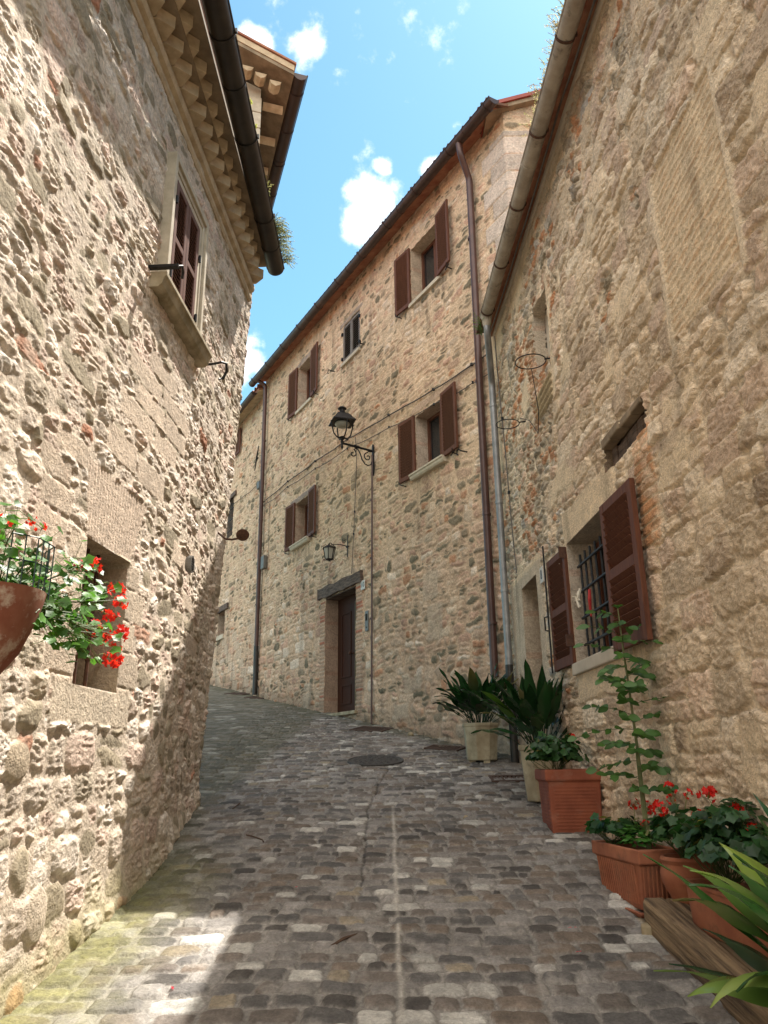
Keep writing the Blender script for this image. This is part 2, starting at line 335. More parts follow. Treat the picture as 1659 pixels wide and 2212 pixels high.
def grid_mesh(name, P, Cc, keep, m, parent=None, extra=None, wk=''):
    """P (ns,nt,3), Cc (ns,nt,3), keep (ns-1,nt-1) faces; extra = list of (verts, quads, cols)"""
    ns, ntt = P.shape[:2]; ids = np.arange(ns * ntt).reshape(ns, ntt)
    q = np.stack([ids[:-1, :-1], ids[1:, :-1], ids[1:, 1:], ids[:-1, 1:]], -1)[keep]
    vs = [P.reshape(-1, 3)]; cc = [Cc.reshape(-1, 3)]; qs = [q]; k = ns * ntt
    for (ev, eq, ec) in (extra or []):
        vs.append(ev); cc.append(ec); qs.append(eq + k); k += len(ev)
    v = np.concatenate(vs); c = np.concatenate(cc); q = np.concatenate(qs)
    used = np.zeros(len(v), bool); used[q.ravel()] = True; rm = np.cumsum(used) - 1
    v = v[used]; c = c[used]; q = rm[q]
    off = np.zeros(3)
    if parent is not None: off = np.array(parent.location)
    me = bpy.data.meshes.new(name); me.vertices.add(len(v)); me.vertices.foreach_set('co', (v - off).astype(np.float32).ravel())
    me.loops.add(q.size); me.loops.foreach_set('vertex_index', q.astype(np.int32).ravel())
    me.polygons.add(len(q)); me.polygons.foreach_set('loop_start', np.arange(0, q.size, 4, dtype=np.int32))
    me.polygons.foreach_set('use_smooth', np.ones(len(q), bool)); me.update(calc_edges=True)
    ca = me.color_attributes.new('Col', 'FLOAT_COLOR', 'POINT'); a = np.ones((len(v), 4), np.float32); a[:, :3] = np.clip(c * WARM.get(wk, 1.), 0, 1); ca.data.foreach_set('color', a.ravel())
    me.materials.append(m); o = bpy.data.objects.new(name, me); COL.objects.link(o)
    if parent is not None: o.parent = parent
    return o
WARM = {'left': np.array([1.15, 1.07, 1.03]), 'right': np.array([1.25, 1.17, 1.12]), 'centre': np.array([1.07, .99, .99])}
def snap(arr, vals):
    arr = np.array(arr)
    for v in vals:
        arr = arr[np.abs(arr - v) > .0035]
    return np.unique(np.concatenate([arr, np.array(vals)]))
def reveals(P, Nn, sc, tc_, ops, colf, rings=6):
    out = []
    for (s0, s1, t0, t1, dep, col) in ops:
        i0, i1 = np.argmin(abs(sc - s0)), np.argmin(abs(sc - s1)); j0, j1 = np.argmin(abs(tc_ - t0)), np.argmin(abs(tc_ - t1))
        ring = [(i, j0) for i in range(i0, i1)] + [(i1, j) for j in range(j0, j1)] + [(i, j1) for i in range(i1, i0, -1)] + [(i0, j) for j in range(j1, j0, -1)]
        I = np.array([r[0] for r in ring]); J = np.array([r[1] for r in ring]); n = len(ring)
        p = P[I, J]; nn = Nn[I]; ds = np.concatenate([[0], np.linspace(.012, dep, rings)]); vs = []; cs = []
        for d in ds:
            vs.append(p - nn * d); w = .9 + .22 * fbm(p[:, 1] * 6 + p[:, 0] * 6, p[:, 2] * 7 + d * 5, 3, 3)
            br = (np.floor(p[:, 2] / .065) % 7 == 2)[:, None] * .25
            cs.append(np.array(col)[None] * w[:, None] * (1 - br * np.array([.1, .5, .6])[None]))
        a = np.arange(n); b = (a + 1) % n; qs = [np.stack([k * n + a, k * n + b, (k + 1) * n + b, (k + 1) * n + a], -1) for k in range(len(ds) - 1)]
        out.append((np.concatenate(vs), np.concatenate(qs), np.concatenate(cs)))
    return out
def gz(x, y): return -1.55 + .17 * y
def geo(a, b, d0, k):
    """coordinates from a to b, step d0 at a growing by k per metre"""
    r = [a]
    while r[-1] < b: r.append(r[-1] + d0 + k * (r[-1] - a))
    r[-1] = b; return r

# ================================================================== GROUND
LB = 3.3
def xl(y): return -1.54 + .0577 * (y - 4.1)                 # left wall line at height 4.8
def lean(y, z): return .28 * sst(4.9, 7.3, np.asarray(y, float)) * np.clip((4.84 - z) / 5.1, 0, 1.1)
def xr(y): return 1.50 - .0367 * (y - 9.2)                  # right wall line
CB = radians(28.5); CO = V(-.92, 13.69, 0); CD = V(-sin(CB), cos(CB), 0); CN = V(-cos(CB), -sin(CB), 0)
def cp(s, z, h=0.): return CO + CD * s + CN * h + V(0, 0, z)
def xc(y): return CO[0] + (y - CO[1]) / CD[1] * CD[0]
def build_ground():
    ys = np.array(list(np.arange(-6, 1.5, .12)) + geo(1.5, 3.0, .02, 0) + geo(3.0, 23, .0068, .0026)[1:])
    xs = np.array(list(np.arange(-9, -2.2, .06)) + list(np.arange(-2.2, 2.0, .0060)))
    X, Y = np.meshgrid(xs, ys, indexing='ij')
    rr, m, R, lx, ly = stones(X, Y, 21, (.082, .128), (.95, 2.0), psplit=.0, fill=(.84, .97), nexp=(3.2, 10), rot=.08, w1=.06, w2=.012, en=.17, ef=20., eo=3)
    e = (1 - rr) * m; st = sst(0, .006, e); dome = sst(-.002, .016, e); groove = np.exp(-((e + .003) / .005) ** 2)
    cols = [(.140, .120, .104), (.115, .108, .102), (.155, .125, .10), (.22, .205, .19), (.075, .068, .062), (.40, .385, .35), (.22, .185, .135)]
    Cs, k = pal(R[..., 4], cols, [22, 20, 13, 22, 12, 9, 3])
    Cs = Cs * (.92 + .42 * R[..., 5])[..., None]
    br = fbm(X * 16, Y * 16, 31, 4)
    Cs = Cs * (1 + .5 * br)[..., None]
    mort = np.array([.31, .288, .26]) * (1 + .5 * fbm(X * 26, Y * 26, 33, 4) + .35 * fbm(X * 1.3, Y * 1.3, 35, 3))[..., None]
    worn = sst(.18, .42, fbm(X * 5, Y * 5, 37, 4) + .25 * (R[..., 6] - .5)) * .7      # mortar film over some stones
    C = cmix(mort, cmix(Cs, mort * .95, worn), st) * (1 - .30 * groove)[..., None]  # joint lines darkened in the colour: contact shadow and dirt
    h = .006 + st * .002 + dome * (.003 + .008 * R[..., 3]) + .003 * br * st + (R[..., 7] - .5) * .010 * st + .0030 * fbm(X * 34, Y * 34, 41, 3) - .004 * groove + .02 * fbm(X * .6, Y * .6, 43, 3)
    # drain seam with pale mortar and one aligned column of setts
    sx = .045 + .016 * fbm(Y * 2.6, Y * 0, 47, 4) - np.clip(6.3 - Y, -3, 0) * .0
    seam = np.exp(-((X - sx) / .013) ** 2) * (Y < 7.0) * (Y > 2.0) * (.75 + 1.2 * fbm(X * 3, Y * 3, 49, 3)).clip(0, 1)
    C = cmix(C, np.ones_like(C) * np.array([.46, .43, .38]), np.clip(seam, 0, 1)); h = h + .004 * seam
    crk = np.exp(-((X + .16 - .10 * (Y - 7.0) * (Y > 7) + .03 * fbm(Y * 3, Y * 0, 51, 3)) / .010) ** 2) * (Y < 8.8) * (Y > 5)
    C = C * (1 - .5 * crk)[..., None]; h = h - .008 * crk
    # broad tone: paler, dusty patches
    C = C * (1 + .28 * fbm(X * .9, Y * .9, 53, 3))[..., None]
    # moss by the foot of the left wall
    dist = X - (xl(Y) - lean(Y, -.5))
    mo = sst(.62, .0, dist + .22 * fbm(X * 4, Y * 4, 55, 4)) * sst(6.2, 4.7, Y) * (.72 + .5 * fbm(X * 12, Y * 12, 57, 3)).clip(0, 1)
    mo = np.clip(mo * 1.0, 0, .74)
    C = cmix(C, np.array([.235, .225, .085]) * (1 + .5 * fbm(X * 25, Y * 25, 59, 3))[..., None], mo)
    mo2 = sst(.30, 0, dist + .12 * fbm(X * 5, Y * 5, 61, 3)) * (Y > 4.5) * .5
    C = cmix(C, np.ones_like(C) * np.array([.07, .072, .035]), mo2)
    dr = xr(Y) - X; moR = sst(.35, 0, dr + .2 * fbm(X * 4, Y * 4, 63, 3)) * .45; C = cmix(C, np.ones_like(C) * np.array([.075, .065, .045]), moR)
    cd = (X - CO[0]) * CN[0] + (Y - CO[1]) * CN[1]; mo3 = sst(.5, 0, cd + .2 * fbm(X * 3, Y * 3, 65, 3)) * (Y > 9) * .55
    C = cmix(C, np.ones_like(C) * np.array([.085, .082, .045]), mo3)
    P = np.stack([X, Y, gz(X, Y) + h], -1)
    xm = (X[:-1, :-1] + X[1:, 1:]) / 2; ym = (Y[:-1, :-1] + Y[1:, 1:]) / 2
    keep = (((xm > xl(ym) - .45) & (ym < 7.6)) | ((ym >= 7.6) & (xm > -2.0 - (ym - 7.6) * .75))) & (xm < xr(ym) + .1) & ((xm < xc(ym) + .15))
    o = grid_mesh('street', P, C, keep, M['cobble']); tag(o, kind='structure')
    m2 = simple_mat('bare_earth', (.10, .085, .06), (.16, .14, .10), .5, .95)
    g = MB(); n = 12; S = 300.
    g.add([(x, y, gz(0, y) - .12 if -40 < y < 40 else gz(0, 40 if y > 0 else -40) - .12) for x in (-S, S) for y in (-S, -40, 40, S)], [(i, i + 4, i + 5, i + 1) for i in range(3)])
    tag(g.build('ground', m2), kind='structure')
build_ground()

# ================================================================== LEFT HOUSE
left = empty('stone_house', (-1.6, 5.0, -.7), 'sunlit rough rubble house with a toothed brick cornice, nearest on the left', 'house')
def build_left_wall():
    ss = list(np.arange(-3, 2.0, .08)) + geo(2.0, 7.75, .0070, .0016)
    zs = list(np.arange(-2.3, -1.3, .05)) + list(np.arange(-1.3, 4.9, .0062))
    ops = [(3.86, 4.42, .385, 1.14, .62, (.40, .34, .25)), (4.57, 5.13, 3.10, 4.05, .16, (.50, .44, .35))]
    ss = snap(ss, [o[0] for o in ops] + [o[1] for o in ops]); zs = snap(zs, [o[2] for o in ops] + [o[3] for o in ops])
    S, T = np.meshgrid(ss, zs, indexing='ij')
    ra, ma, Ra, xa, ya = stones(S, T, 71, (.11, .21), (.8, 1.9), psplit=.35, fill=(.80, 1.0), nexp=(2.1, 4.5), rot=.22, w1=.11, w2=.020, en=.20, ef=18., eo=4)
    rb, mb, Rb, xb, yb = stones(S, T, 73, (.055, .13), (1.2, 3.6), psplit=.25, fill=(.84, 1.04), nexp=(2.4, 6), rot=.16, w1=.12, w2=.020, en=.34, ef=22., eo=4)
    msk = sst(-.12, .12, fbm(S * .7, T * .7, 75, 3) + .34 * (1.2 - T) / 2 + .30 * (4.4 - S) / 2)      # 1: rounded boulders, 0: flat rough stones
    pick = msk > .5
    rr = np.where(pick, ra, rb); m = np.where(pick, ma, mb); R = np.where(pick[..., None], Ra, Rb); lx = np.where(pick, xa, xb); ly = np.where(pick, ya, yb)
    e = (1 - rr) * m; st = sst(0, .008, e); dome = np.where(pick, sst(-.002, .040, e) ** .6, sst(-.002, .022, e))
    cols = [(.30, .27, .20), (.55, .49, .41), (.55, .455, .385), (.64, .60, .53), (.43, .39, .31), (.52, .47, .40), (.38, .20, .13)]
    Cs, k = pal(R[..., 2], cols, [20, 20, 19, 16, 12, 12, 1.5])
    smooth = (k == 0)                                                            # river pebbles: smooth, olive
    Cs = Cs * (.84 + .32 * R[..., 5])[..., None]
    rough = fbm(S * 15, T * 28, 81, 6, True); fine = fbm(S * 45, T * 45, 83, 3)
    ra_ = np.where(smooth, .12, 1.0) * (.4 + .9 * R[..., 6])
    Cs = Cs * (1 + ra_ * .22 * (rough - .3) + .12 * fine)[..., None]
    pits = sst(.25, .5, fbm(S * 28, T * 28, 85, 3)) * np.where(smooth, .1, 1)
    Cs = Cs * (1 - .30 * pits)[..., None]
    mort = np.array([.54, .485, .40]) * (1 + .30 * fbm(S * 24, T * 24, 87, 3) + .2 * fbm(S * 1.1, T * 1.1, 89, 3))[..., None]
    lift = fbm(S * 3, T * 3, 91, 3)
    fl = sst(.0, .4, fbm(S * 3.4, T * 3.4, 92, 4) + .2 * (R[..., 7] - .5)) * np.where(smooth, .2, .75); C = cmix(mort, cmix(Cs, mort, fl * .7), st)
    prot = .006 + .036 * R[..., 3] ** 1.5
    tilt = ((R[..., 4] - .5) * lx + (R[..., 0] - .35) * ly) * .022
    h = .004 * (1 - st) + st * dome * (prot + tilt) + st * ra_ * .026 * (rough - .35) - .008 * pits * st + .006 * fbm(S * 18, T * 18, 93, 3) * (1 - st) + .012 * lift + .003 * fine
    h = h * (1 - .45 * fl) + .010 * fl
    h = h - .012 * sst(.35, .6, fbm(S * 6, T * 6, 94, 3)) * (1 - st)
    # dressed blocks: window surrounds and a band of ashlar
    def rect(s0, s1, t0, t1, w=.012, wob=.02):
        d = np.minimum(np.minimum(S - s0, s1 - S), np.minimum(T - t0, t1 - T)) + wob * fbm(S * 5, T * 5, 95, 2)
        return sst(-w, w, d)
    D = np.zeros_like(S); hb = np.zeros_like(S); Cb = np.ones(S.shape + (3,)) * np.array([.52, .455, .36])
    Jy = [.20, .42, .62, .80, .99, 1.14]
    for i in range(5):
        for a, b in ((3.66 - .10 * (i % 2), 3.855), (4.425, 4.60 + .10 * (i % 2))):
            q = rect(a, b, Jy[i] + .006, Jy[i + 1] - .006, .008, .008); v = .86 + .28 * ((i * 37 + int(a * 10)) % 10) / 10
            D = np.maximum(D, q); Cb = cmix(Cb, np.ones_like(Cb) * np.array([.50, .44, .35]) * v, q)
    q = rect(3.66, 4.62, .20, .385, .008, .012); D = np.maximum(D, q); Cb = cmix(Cb, np.ones_like(Cb) * np.array([.50, .45, .36]), q)
    trap = sst(-.008, .008, np.minimum(np.minimum(T - 1.145, 1.56 - T), np.minimum(S - (3.84 - .22 * (T - 1.14)), (4.44 + .42 * (T - 1.14)) - S)) + .01 * fbm(S * 4, T * 4, 97, 2))
    rib = .5 + .5 * np.sin((S - 4.14 - (S - 4.14) * .35 * (T - 1.1)) * 2 * pi / .034 + 1.2 * fbm(S * 6, T * 3, 98, 2)); D = np.maximum(D, trap)
    Cb = cmix(Cb, np.array([.55, .47, .38]) * (.78 + .26 * rib * (.6 + .8 * fbm(S * 9, T * 2, 96, 3) + .4))[..., None], trap); hb = hb - .008 * (1 - rib) * trap
    for (a, b, c, d) in ((4.15, 4.72, 2.30, 2.44), (4.75, 5.35, 2.32, 2.46), (4.3, 4.8, 2.15, 2.29), (4.82, 5.3, 2.15, 2.30), (4.1, 4.62, 1.98, 2.13), (4.65, 5.1, 1.98, 2.13), (4.45, 5.0, 2.47, 2.62),
                         (3.95, 4.4, 1.68, 1.86), (4.42, 4.9, 1.66, 1.84), (3.3, 3.62, 1.0, 1.15), (3.32, 3.64, 1.17, 1.3), (3.3, 3.6, 1.32, 1.45), (3.4, 3.78, 1.47, 1.6), (5.2, 5.6, 1.35, 1.5), (5.55, 6.0, 1.1, 1.22), (5.8, 6.3, .8, .95), (5.7, 6.1, 1.5, 1.62)):
        q = rect(a, b, c, d, .008, .012) * .92; D = np.maximum(D, q); Cb = cmix(Cb, np.ones_like(Cb) * np.array([.52, .45, .36]) * random.uniform(.85, 1.1), q)
    Cb = Cb * (1 + .16 * fbm(S * 26, T * 26, 99, 3) - .22 * sst(.3, .5, fbm(S * 34, T * 34, 101, 2)))[..., None]
    hb = hb + .016 + .004 * fbm(S * 20, T * 20, 103, 3) - .004 * sst(.3, .5, fbm(S * 34, T * 34, 101, 2))
    h = h * (1 - D) + hb * D; C = cmix(C, Cb, D)
    # two remembered big stones low on the wall
    for (cy, cz, ra2, rz2, col) in ((3.05, -.06, .17, .105, (.47, .405, .31)), (3.42, .02, .11, .085, (.38, .33, .25)), (3.75, -.62, .10, .12, (.46, .41, .33)), (3.22, -.42, .12, .09, (.27, .245, .19))):
        q = 1 - np.sqrt(((S - cy) / ra2) ** 2 + ((T - cz) / rz2) ** 2) + .10 * fbm(S * 7, T * 7, 105, 2); s2 = sst(0, .08, q)
        C = cmix(C, np.array(col) * (1 + .25 * fbm(S * 9, T * 9, 106, 3))[..., None], s2); h = h * (1 - s2) + s2 * (.016 + .045 * np.clip(q, 0, 1) ** .45)
    # dirt and moss at the foot
    gd = T - gz(0, S); ft = sst(.28, .0, gd + .1 * fbm(S * 5, T * 5, 107, 3)) * .6 * sst(6.5, 4.5, S); C = cmix(C, np.ones_like(C) * np.array([.24, .235, .10]), ft)
    h = h * .50 + .03 * sst(.22, 0, gd)
    C = C * (1 + .12 * fbm(S * .8, T * .8, 109, 3))[..., None]
    # position: straight plan line then a rounded corner turning left
    hd = radians(LB) - radians(82) * sst(7.02, 7.25, ss); x = np.zeros(len(ss)); y = np.zeros(len(ss)); i0 = np.argmin(abs(ss - 4.1)); x[i0] = -1.54; y[i0] = 4.1
    for i in range(i0 + 1, len(ss)):
        d = ss[i] - ss[i - 1]; x[i] = x[i - 1] + sin(hd[i]) * d; y[i] = y[i - 1] + cos(hd[i]) * d
    for i in range(i0 - 1, -1, -1):
        d = ss[i + 1] - ss[i]; x[i] = x[i + 1] - sin(hd[i]) * d; y[i] = y[i + 1] - cos(hd[i]) * d
    Nn = np.stack([np.cos(hd), -np.sin(hd), hd * 0], -1)
    ln = lean(np.minimum(y, 7.3)[:, None], T)
    P = np.stack([x[:, None] + Nn[:, 0:1] * h - ln, y[:, None] + Nn[:, 1:2] * h, T], -1)
    sm = (S[:-1, :-1] + S[1:, 1:]) / 2; tm = (T[:-1, :-1] + T[1:, 1:]) / 2; keep = (tm > gz(0, sm) - .35)
    for o in ops: keep &= ~((sm > o[0]) & (sm < o[1]) & (tm > o[2]) & (tm < o[3]))
    grid_mesh('wall', P, C, keep, M['stone_l'], left, reveals(P, Nn, ss, zs, ops, None), 'left')
build_left_wall()
LN = V(cos(radians(LB)), -sin(radians(LB)), 0); LD = V(sin(radians(LB)), cos(radians(LB)), 0)
def lp(y, z, h=0.): return V(xl(y), y, z) + LN * h          # a point h metres in front of the left wall
def lbox(b, y0, y1, z0, z1, h0, h1):
    c = lp((y0 + y1) / 2, (z0 + z1) / 2, (h0 + h1) / 2); b.box(c, h1 - h0, y1 - y0, z1 - z0, np.stack([LN, LD, V(0, 0, 1)], 1))
# body of the house (side walls and floor slab behind the front)
b = MB(); b.add([(-1.75, 7.0, -.6), (-1.75, 7.0, 5.3), (-6, 6.2, 5.3), (-6, 6.2, -.6)], [(0, 1, 2, 3)]); b.add([(-2.1, -3, -2.4), (-2.1, -3, 5.3), (-6, -3, 5.3), (-6, -3, -2.4)], [(0, 1, 2, 3)])
b.add([(-6, -3, -2.4), (-6, -3, 5.3), (-6, 6.2, 5.3), (-6, 6.2, -.6)], [(0, 1, 2, 3)]); b.build('rear_wall', M['plaster'], left)
# roof slab with pantile waves
def tile_roof(name, p0, along, up, n_al, n_up, m, parent, pitch=.2, amp=.035, th=.05):
    along = np.asarray(along, float); up = np.asarray(up, float); La = np.linalg.norm(along); nn = nrm(np.cross(along, up))
    if nn[2] < 0: nn = -nn
    na = int(La / pitch * 6); vs = []; fs = []
    Lu = np.linalg.norm(up); nu = max(2, int(Lu / .3))
    for i in range(na + 1):
        for j in range(nu * 2):
            t = (j + (1 if j % 2 else 0) - (0)) // 2 / nu if j else 0
            z = amp * cos(i / 6 * 2 * pi) + (.018 if j % 2 == 0 else 0)
            vs.append(np.asarray(p0) + along * i / na + up * t + nn * (z + amp))
    k = nu * 2
    for i in range(na):
        for j in range(k - 1): fs.append((i * k + j, (i + 1) * k + j, (i + 1) * k + j + 1, i * k + j + 1))
    b = MB(); b.add(vs, fs); q = len(b.v)
    c = [np.asarray(p0) - nn * .02, np.asarray(p0) + along - nn * .02, np.asarray(p0) + along + up - nn * .02, np.asarray(p0) + up - nn * .02]
    b.add([*c, *[x - nn * th for x in c]], [(0, 1, 2, 3), (7, 6, 5, 4), (0, 4, 5, 1), (1, 5, 6, 2), (2, 6, 7, 3), (3, 7, 4, 0)])
    return b.build(name, m, parent, smooth=False)
tile_roof('roof', (-1.22, -3, 5.13), (0, 9.75, 0), (-2.4, 0, .85), 1, 1, M['rooftile'], left)
# cornice: mouldings then two rows of diamond-set bricks between flat courses
def corn_bar(b, prof, y0, y1):
    """prof: outline (h out, z) extruded along the wall; outer edge follows the eave line"""
    b.extrude(prof, lp(y0, 0, 0), LN, V(0, 0, 1), lp(y1, 0, 0) - lp(y0, 0, 0), 1.0)
YE = 6.92
b = MB(); pr = [(-.15, 4.56), (.015, 4.56), (.03, 4.58), (.03, 4.61), (.012, 4.625), (.012, 4.66), (.045, 4.675), (.055, 4.70), (.055, 4.735), (.03, 4.745), (.03, 4.76), (-.15, 4.76)]
corn_bar(b, pr, -3, YE); b.build('cornice_moulding', M['eave'], left)
b = MB(); b2 = MB(); b3 = MB()
def hout(y, f):                                              # overhang shrinks towards the far end
    return f * ((-1.17 - xl(y)) / .40)
nt_ = int((YE - (-.5)) / .19)
for i in range(nt_):
    y = YE - .10 - i * .19; o = hout(y, .26)
    if y < 1.5: continue
    for lvl, (zz, rad, dep) in enumerate(((4.765, .092, .17), (4.885, .092, .27))):
        yy = y - (.095 if lvl else 0); o = hout(yy, dep) if lvl else dep * .95
        jit = random.uniform(-.006, .006); t = .105
        # brick rotated by 45 degrees: only its corner shows
        pl = [(-rad, 0), (0, rad * 1.05), (rad, 0), (rad, -.2), (-rad, -.2)]
        c = lp(yy, zz, o - rad * 1.05 + jit)
        b2.extrude([(p[0], p[1]) for p in pl], c, LD, LN, V(0, 0, 1), t)
for (za, zb, dep) in ((4.872, 4.884, .20), (4.992, 5.03, .335)):
    n = 20
    vs = []
    for i in range(n + 1):
        y = 1.0 + (YE + .02 - 1.0) * i / n; h = hout(y, dep)
        for (hh, z) in ((-.1, za), (h, za), (h, zb), (-.1, zb)): vs.append(lp(y, z, hh))
    fs = [(i * 4 + j, i * 4 + (j + 1) % 4, i * 4 + 4 + (j + 1) % 4, i * 4 + 4 + j) for i in range(n) for j in range(4)] + [(0, 1, 2, 3), (n * 4 + 3, n * 4 + 2, n * 4 + 1, n * 4)]
    b3.add(vs, fs)
b2.build('cornice_teeth', M['eave'], left, bevel=.004); b3.build('cornice_slab', M['eave_dark'], left)  # slab darker, teeth paler: recess shade put into the colours
# gutter
def gutter(parent, p0, p1, r, m, name='gutter', step=.9, bracket=True, jm=None, hooks=True, full=False):
    p0 = np.asarray(p0, float); p1 = np.asarray(p1, float); Lg = np.linalg.norm(p1 - p0); d = nrm(p1 - p0)
    b = MB(); b.halfpipe(p0, p1, r, .005, 16, a0=pi * .94 if not full else pi * .85, a1=2.06 * pi if not full else 2.15 * pi)
    a, bb, _ = basis(d)
    for sgn in (1, -1): b.tube([p0 + a * r * sgn, p1 + a * r * sgn], .009, 6)
    for e, dd in ((p1, d), (p0, d)):
        b.add([e] + [e + a * cos(t) * r * .99 + bb * sin(t) * r * .99 for t in np.linspace(pi, 2 * pi, 13)], [tuple(range(14))])
    for k in range(1, int(Lg / (step * 2)) + 1):
        q = p0 + d * (k * step * 2 - .3)
        if np.linalg.norm(q - p0) < Lg - .05: b.halfpipe(q, q + d * .035, r + .006, .005, 16)
    g = b.build(name, m, parent, smooth='edge')
    if bracket:
        for k in range(int(Lg / step) + 1):
            q = p0 + d * (k * step + .25)
            if np.linalg.norm(q - p0) > Lg - .04: break
            k_ = MB(); k_.halfpipe(q, q + d * .022, r + .010, .006, 14, a0=pi * .9, a1=2.1 * pi); k_.box(q + a * (r + .012) + bb * .004, .018, .02, .035, np.stack([a, d, bb], 1))
            k_.build('gutter_bracket', jm or m, g)
    return g
gutter(left, (-1.120, 1.0, 5.02), (-1.120, 6.98, 5.00), .087, M['gut_dark'], step=.98)

# shutters -----------------------------------------------------------
def shutter(parent, o, ax, up, nn, w, h, m, panels=1, fw=.055, th=.035, pitch=.042, name='shutter', louv=.70, label=None, closed=False):
    """o: lower corner; ax: width direction; nn: outward normal. Louvred leaf of real slats in a frame."""
    ax, up, nn = nrm(ax), nrm(up), nrm(nn); R = np.stack([ax, nn, up], 1); o = np.asarray(o, float)
    b = MB()
    for x in (fw / 2, w - fw / 2): b.box(o + ax * x + up * h / 2, fw, th, h, R)
    rails = [fw / 2 + .01, h - fw / 2] if panels == 1 else [fw / 2 + .015, h * .5, h - fw / 2]
    for i, z in enumerate(rails):
        hh = fw * 1.25 if i == 0 else fw; b.box(o + ax * w / 2 + up * z, w - 2 * fw + .002, th * .96, hh, R)
    s = b.build(name, m, parent, bevel=.004)
    if label: s['label'] = label
    k = MB(); ca, sa = cos(louv), sin(louv); n2 = nn * ca + up * sa * -1; u2 = up * ca + nn * sa
    sg = 1 if closed else -1; R2 = np.stack([ax, nrm(nn * ca + up * sa * sg), nrm(up * ca - nn * sa * sg)], 1)
    for i in range(len(rails) - 1):
        z0 = rails[i] + fw * .62; z1 = rails[i + 1] - fw * .5; n = max(1, int((z1 - z0) / pitch)); dz = (z1 - z0) / n
        for j in range(n): k.box(o + ax * w / 2 + up * (z0 + dz * (j + .5)), w - 2 * fw + .004, .006, dz * (1.04 if not closed else .62) / max(ca, .45), R2)
    k.build('louvres', m, s)
    return s
# upper left window
UZ = V(0, 0, 1)
b = MB(); w0, w1, z0, z1 = 4.57, 5.13, 3.10, 4.05
for (t, h1) in ((.055, .020), (.105, .045), (.145, .060)):
    pass
def surround(b, y0, y1, z0, z1, bands, box):
    """stone architrave of stepped bands round an opening (no bottom): bands = (inner, outer, front)"""
    for (i, o, h) in bands:
        box(b, y0 - o, y0 - i, z0, z1 + o, -.05, h); box(b, y1 + i, y1 + o, z0, z1 + o, -.05, h); box(b, y0 - i, y1 + i, z1 + i, z1 + o, -.05, h - .001)
surround(b, w0, w1, z0, z1, ((0, .045, .045), (.045, .085, .055), (.085, .13, .075)), lbox)
fr = b.build('window', M['marble'], left, bevel=.004); fr['label'] = 'upstairs window with a moulded pale stone surround and closed brown shutters'
b = MB(); b.extrude([(-.02, 2.985), (.06, 2.985), (.085, 3.01), (.10, 3.06), (.115, 3.07), (.115, 3.10), (-.02, 3.10)], lp(4.34, 0, 0), LN, UZ, lp(5.44, 0, 0) - lp(4.34, 0, 0), 1.0)
b.build('window_sill', M['olds'], fr, bevel=.004)
mid = (w0 + w1) / 2
shutter(fr, lp(w0 + .003, z0 + .004, .030), LD, UZ, LN, mid - w0 - .005, z1 - z0 - .008, M['wood_l'], 2, fw=.05, pitch=.032, closed=True)
shutter(fr, lp(mid + .002, z0 + .004, .030), LD, UZ, LN, w1 - mid - .005, z1 - z0 - .008, M['wood_l'], 2, fw=.05, pitch=.032, closed=True)
for (y, z) in ((w0 - .012, 3.86), (w0 - .012, 3.24), (w1 + .012, 3.78), (w1 + .012, 3.25)):
    k = MB(); k.tube([lp(y, z - .03, .055), lp(y, z + .03, .055)], .011, 8); lbox(k, y - .02, y + .02, z - .012, z + .012, .03, .05); k.build('hinge', M['iron'], fr)
k = MB(); lbox(k, 4.30, 4.335, 3.105, 3.125, -.02, .20); k.tube([lp(4.317, 3.115, .19), lp(4.35, 3.14, .21), lp(4.40, 3.13, .20), lp(4.42, 3.09, .19)], .009, 6); k.build('shutter_stay', M['iron'], fr)
k = MB(); k.tube([lp(5.60, 3.10, -.02), lp(5.60, 3.11, .09), lp(5.60, 3.12, .14), lp(5.64, 3.13, .17), lp(5.70, 3.09, .16), lp(5.71, 3.03, .13), lp(5.66, 3.00, .11)], [.010, .010, .010, .011, .012, .012, .006], 8); k.build('shutter_catch', M['iron'], fr)
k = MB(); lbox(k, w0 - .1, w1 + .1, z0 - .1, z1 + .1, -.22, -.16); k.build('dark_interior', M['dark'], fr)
# lower left window with iron grille in a deep reveal
b = MB(); y0, y1, z0, z1 = 3.86, 4.42, .385, 1.14
lbox(b, y0 + .01, y1 - .01, z0 + .01, z0 + .05, -.50, -.46); lbox(b, y0 + .01, y1 - .01, z1 - .05, z1 - .01, -.50, -.46); lbox(b, y0 + .01, y0 + .05, z0 + .05, z1 - .05, -.50, -.46); lbox(b, y1 - .05, y1 - .01, z0 + .05, z1 - .05, -.50, -.46)
lw = b.build('window', M['door'], left); lw['label'] = 'small barred ground floor window set deep in sunlit stone'
b = MB(); lbox(b, y0 + .05, y1 - .05, z0 + .05, z1 - .05, -.49, -.48); b.build('pane', M['glass'], lw)
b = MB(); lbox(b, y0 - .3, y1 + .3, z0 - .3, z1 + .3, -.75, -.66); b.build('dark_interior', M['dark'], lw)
b = MB()
for y in (3.96, 4.10, 4.24): b.tube([lp(y, z0 - .02, -.10), lp(y, z1 + .02, -.10)], .011, 7)
for z in (.56, .85): b.tube([lp(y0 - .03, z, -.10), lp(y1 + .03, z, -.10)], .011, 7)
for y in (3.96, 4.10, 4.24):
    for z in (.56, .85): b.lathe([(.012, -.02), (.019, 0), (.012, .02)], lp(y, z, -.10), 8)
b.build('grille', M['rust'], lw)
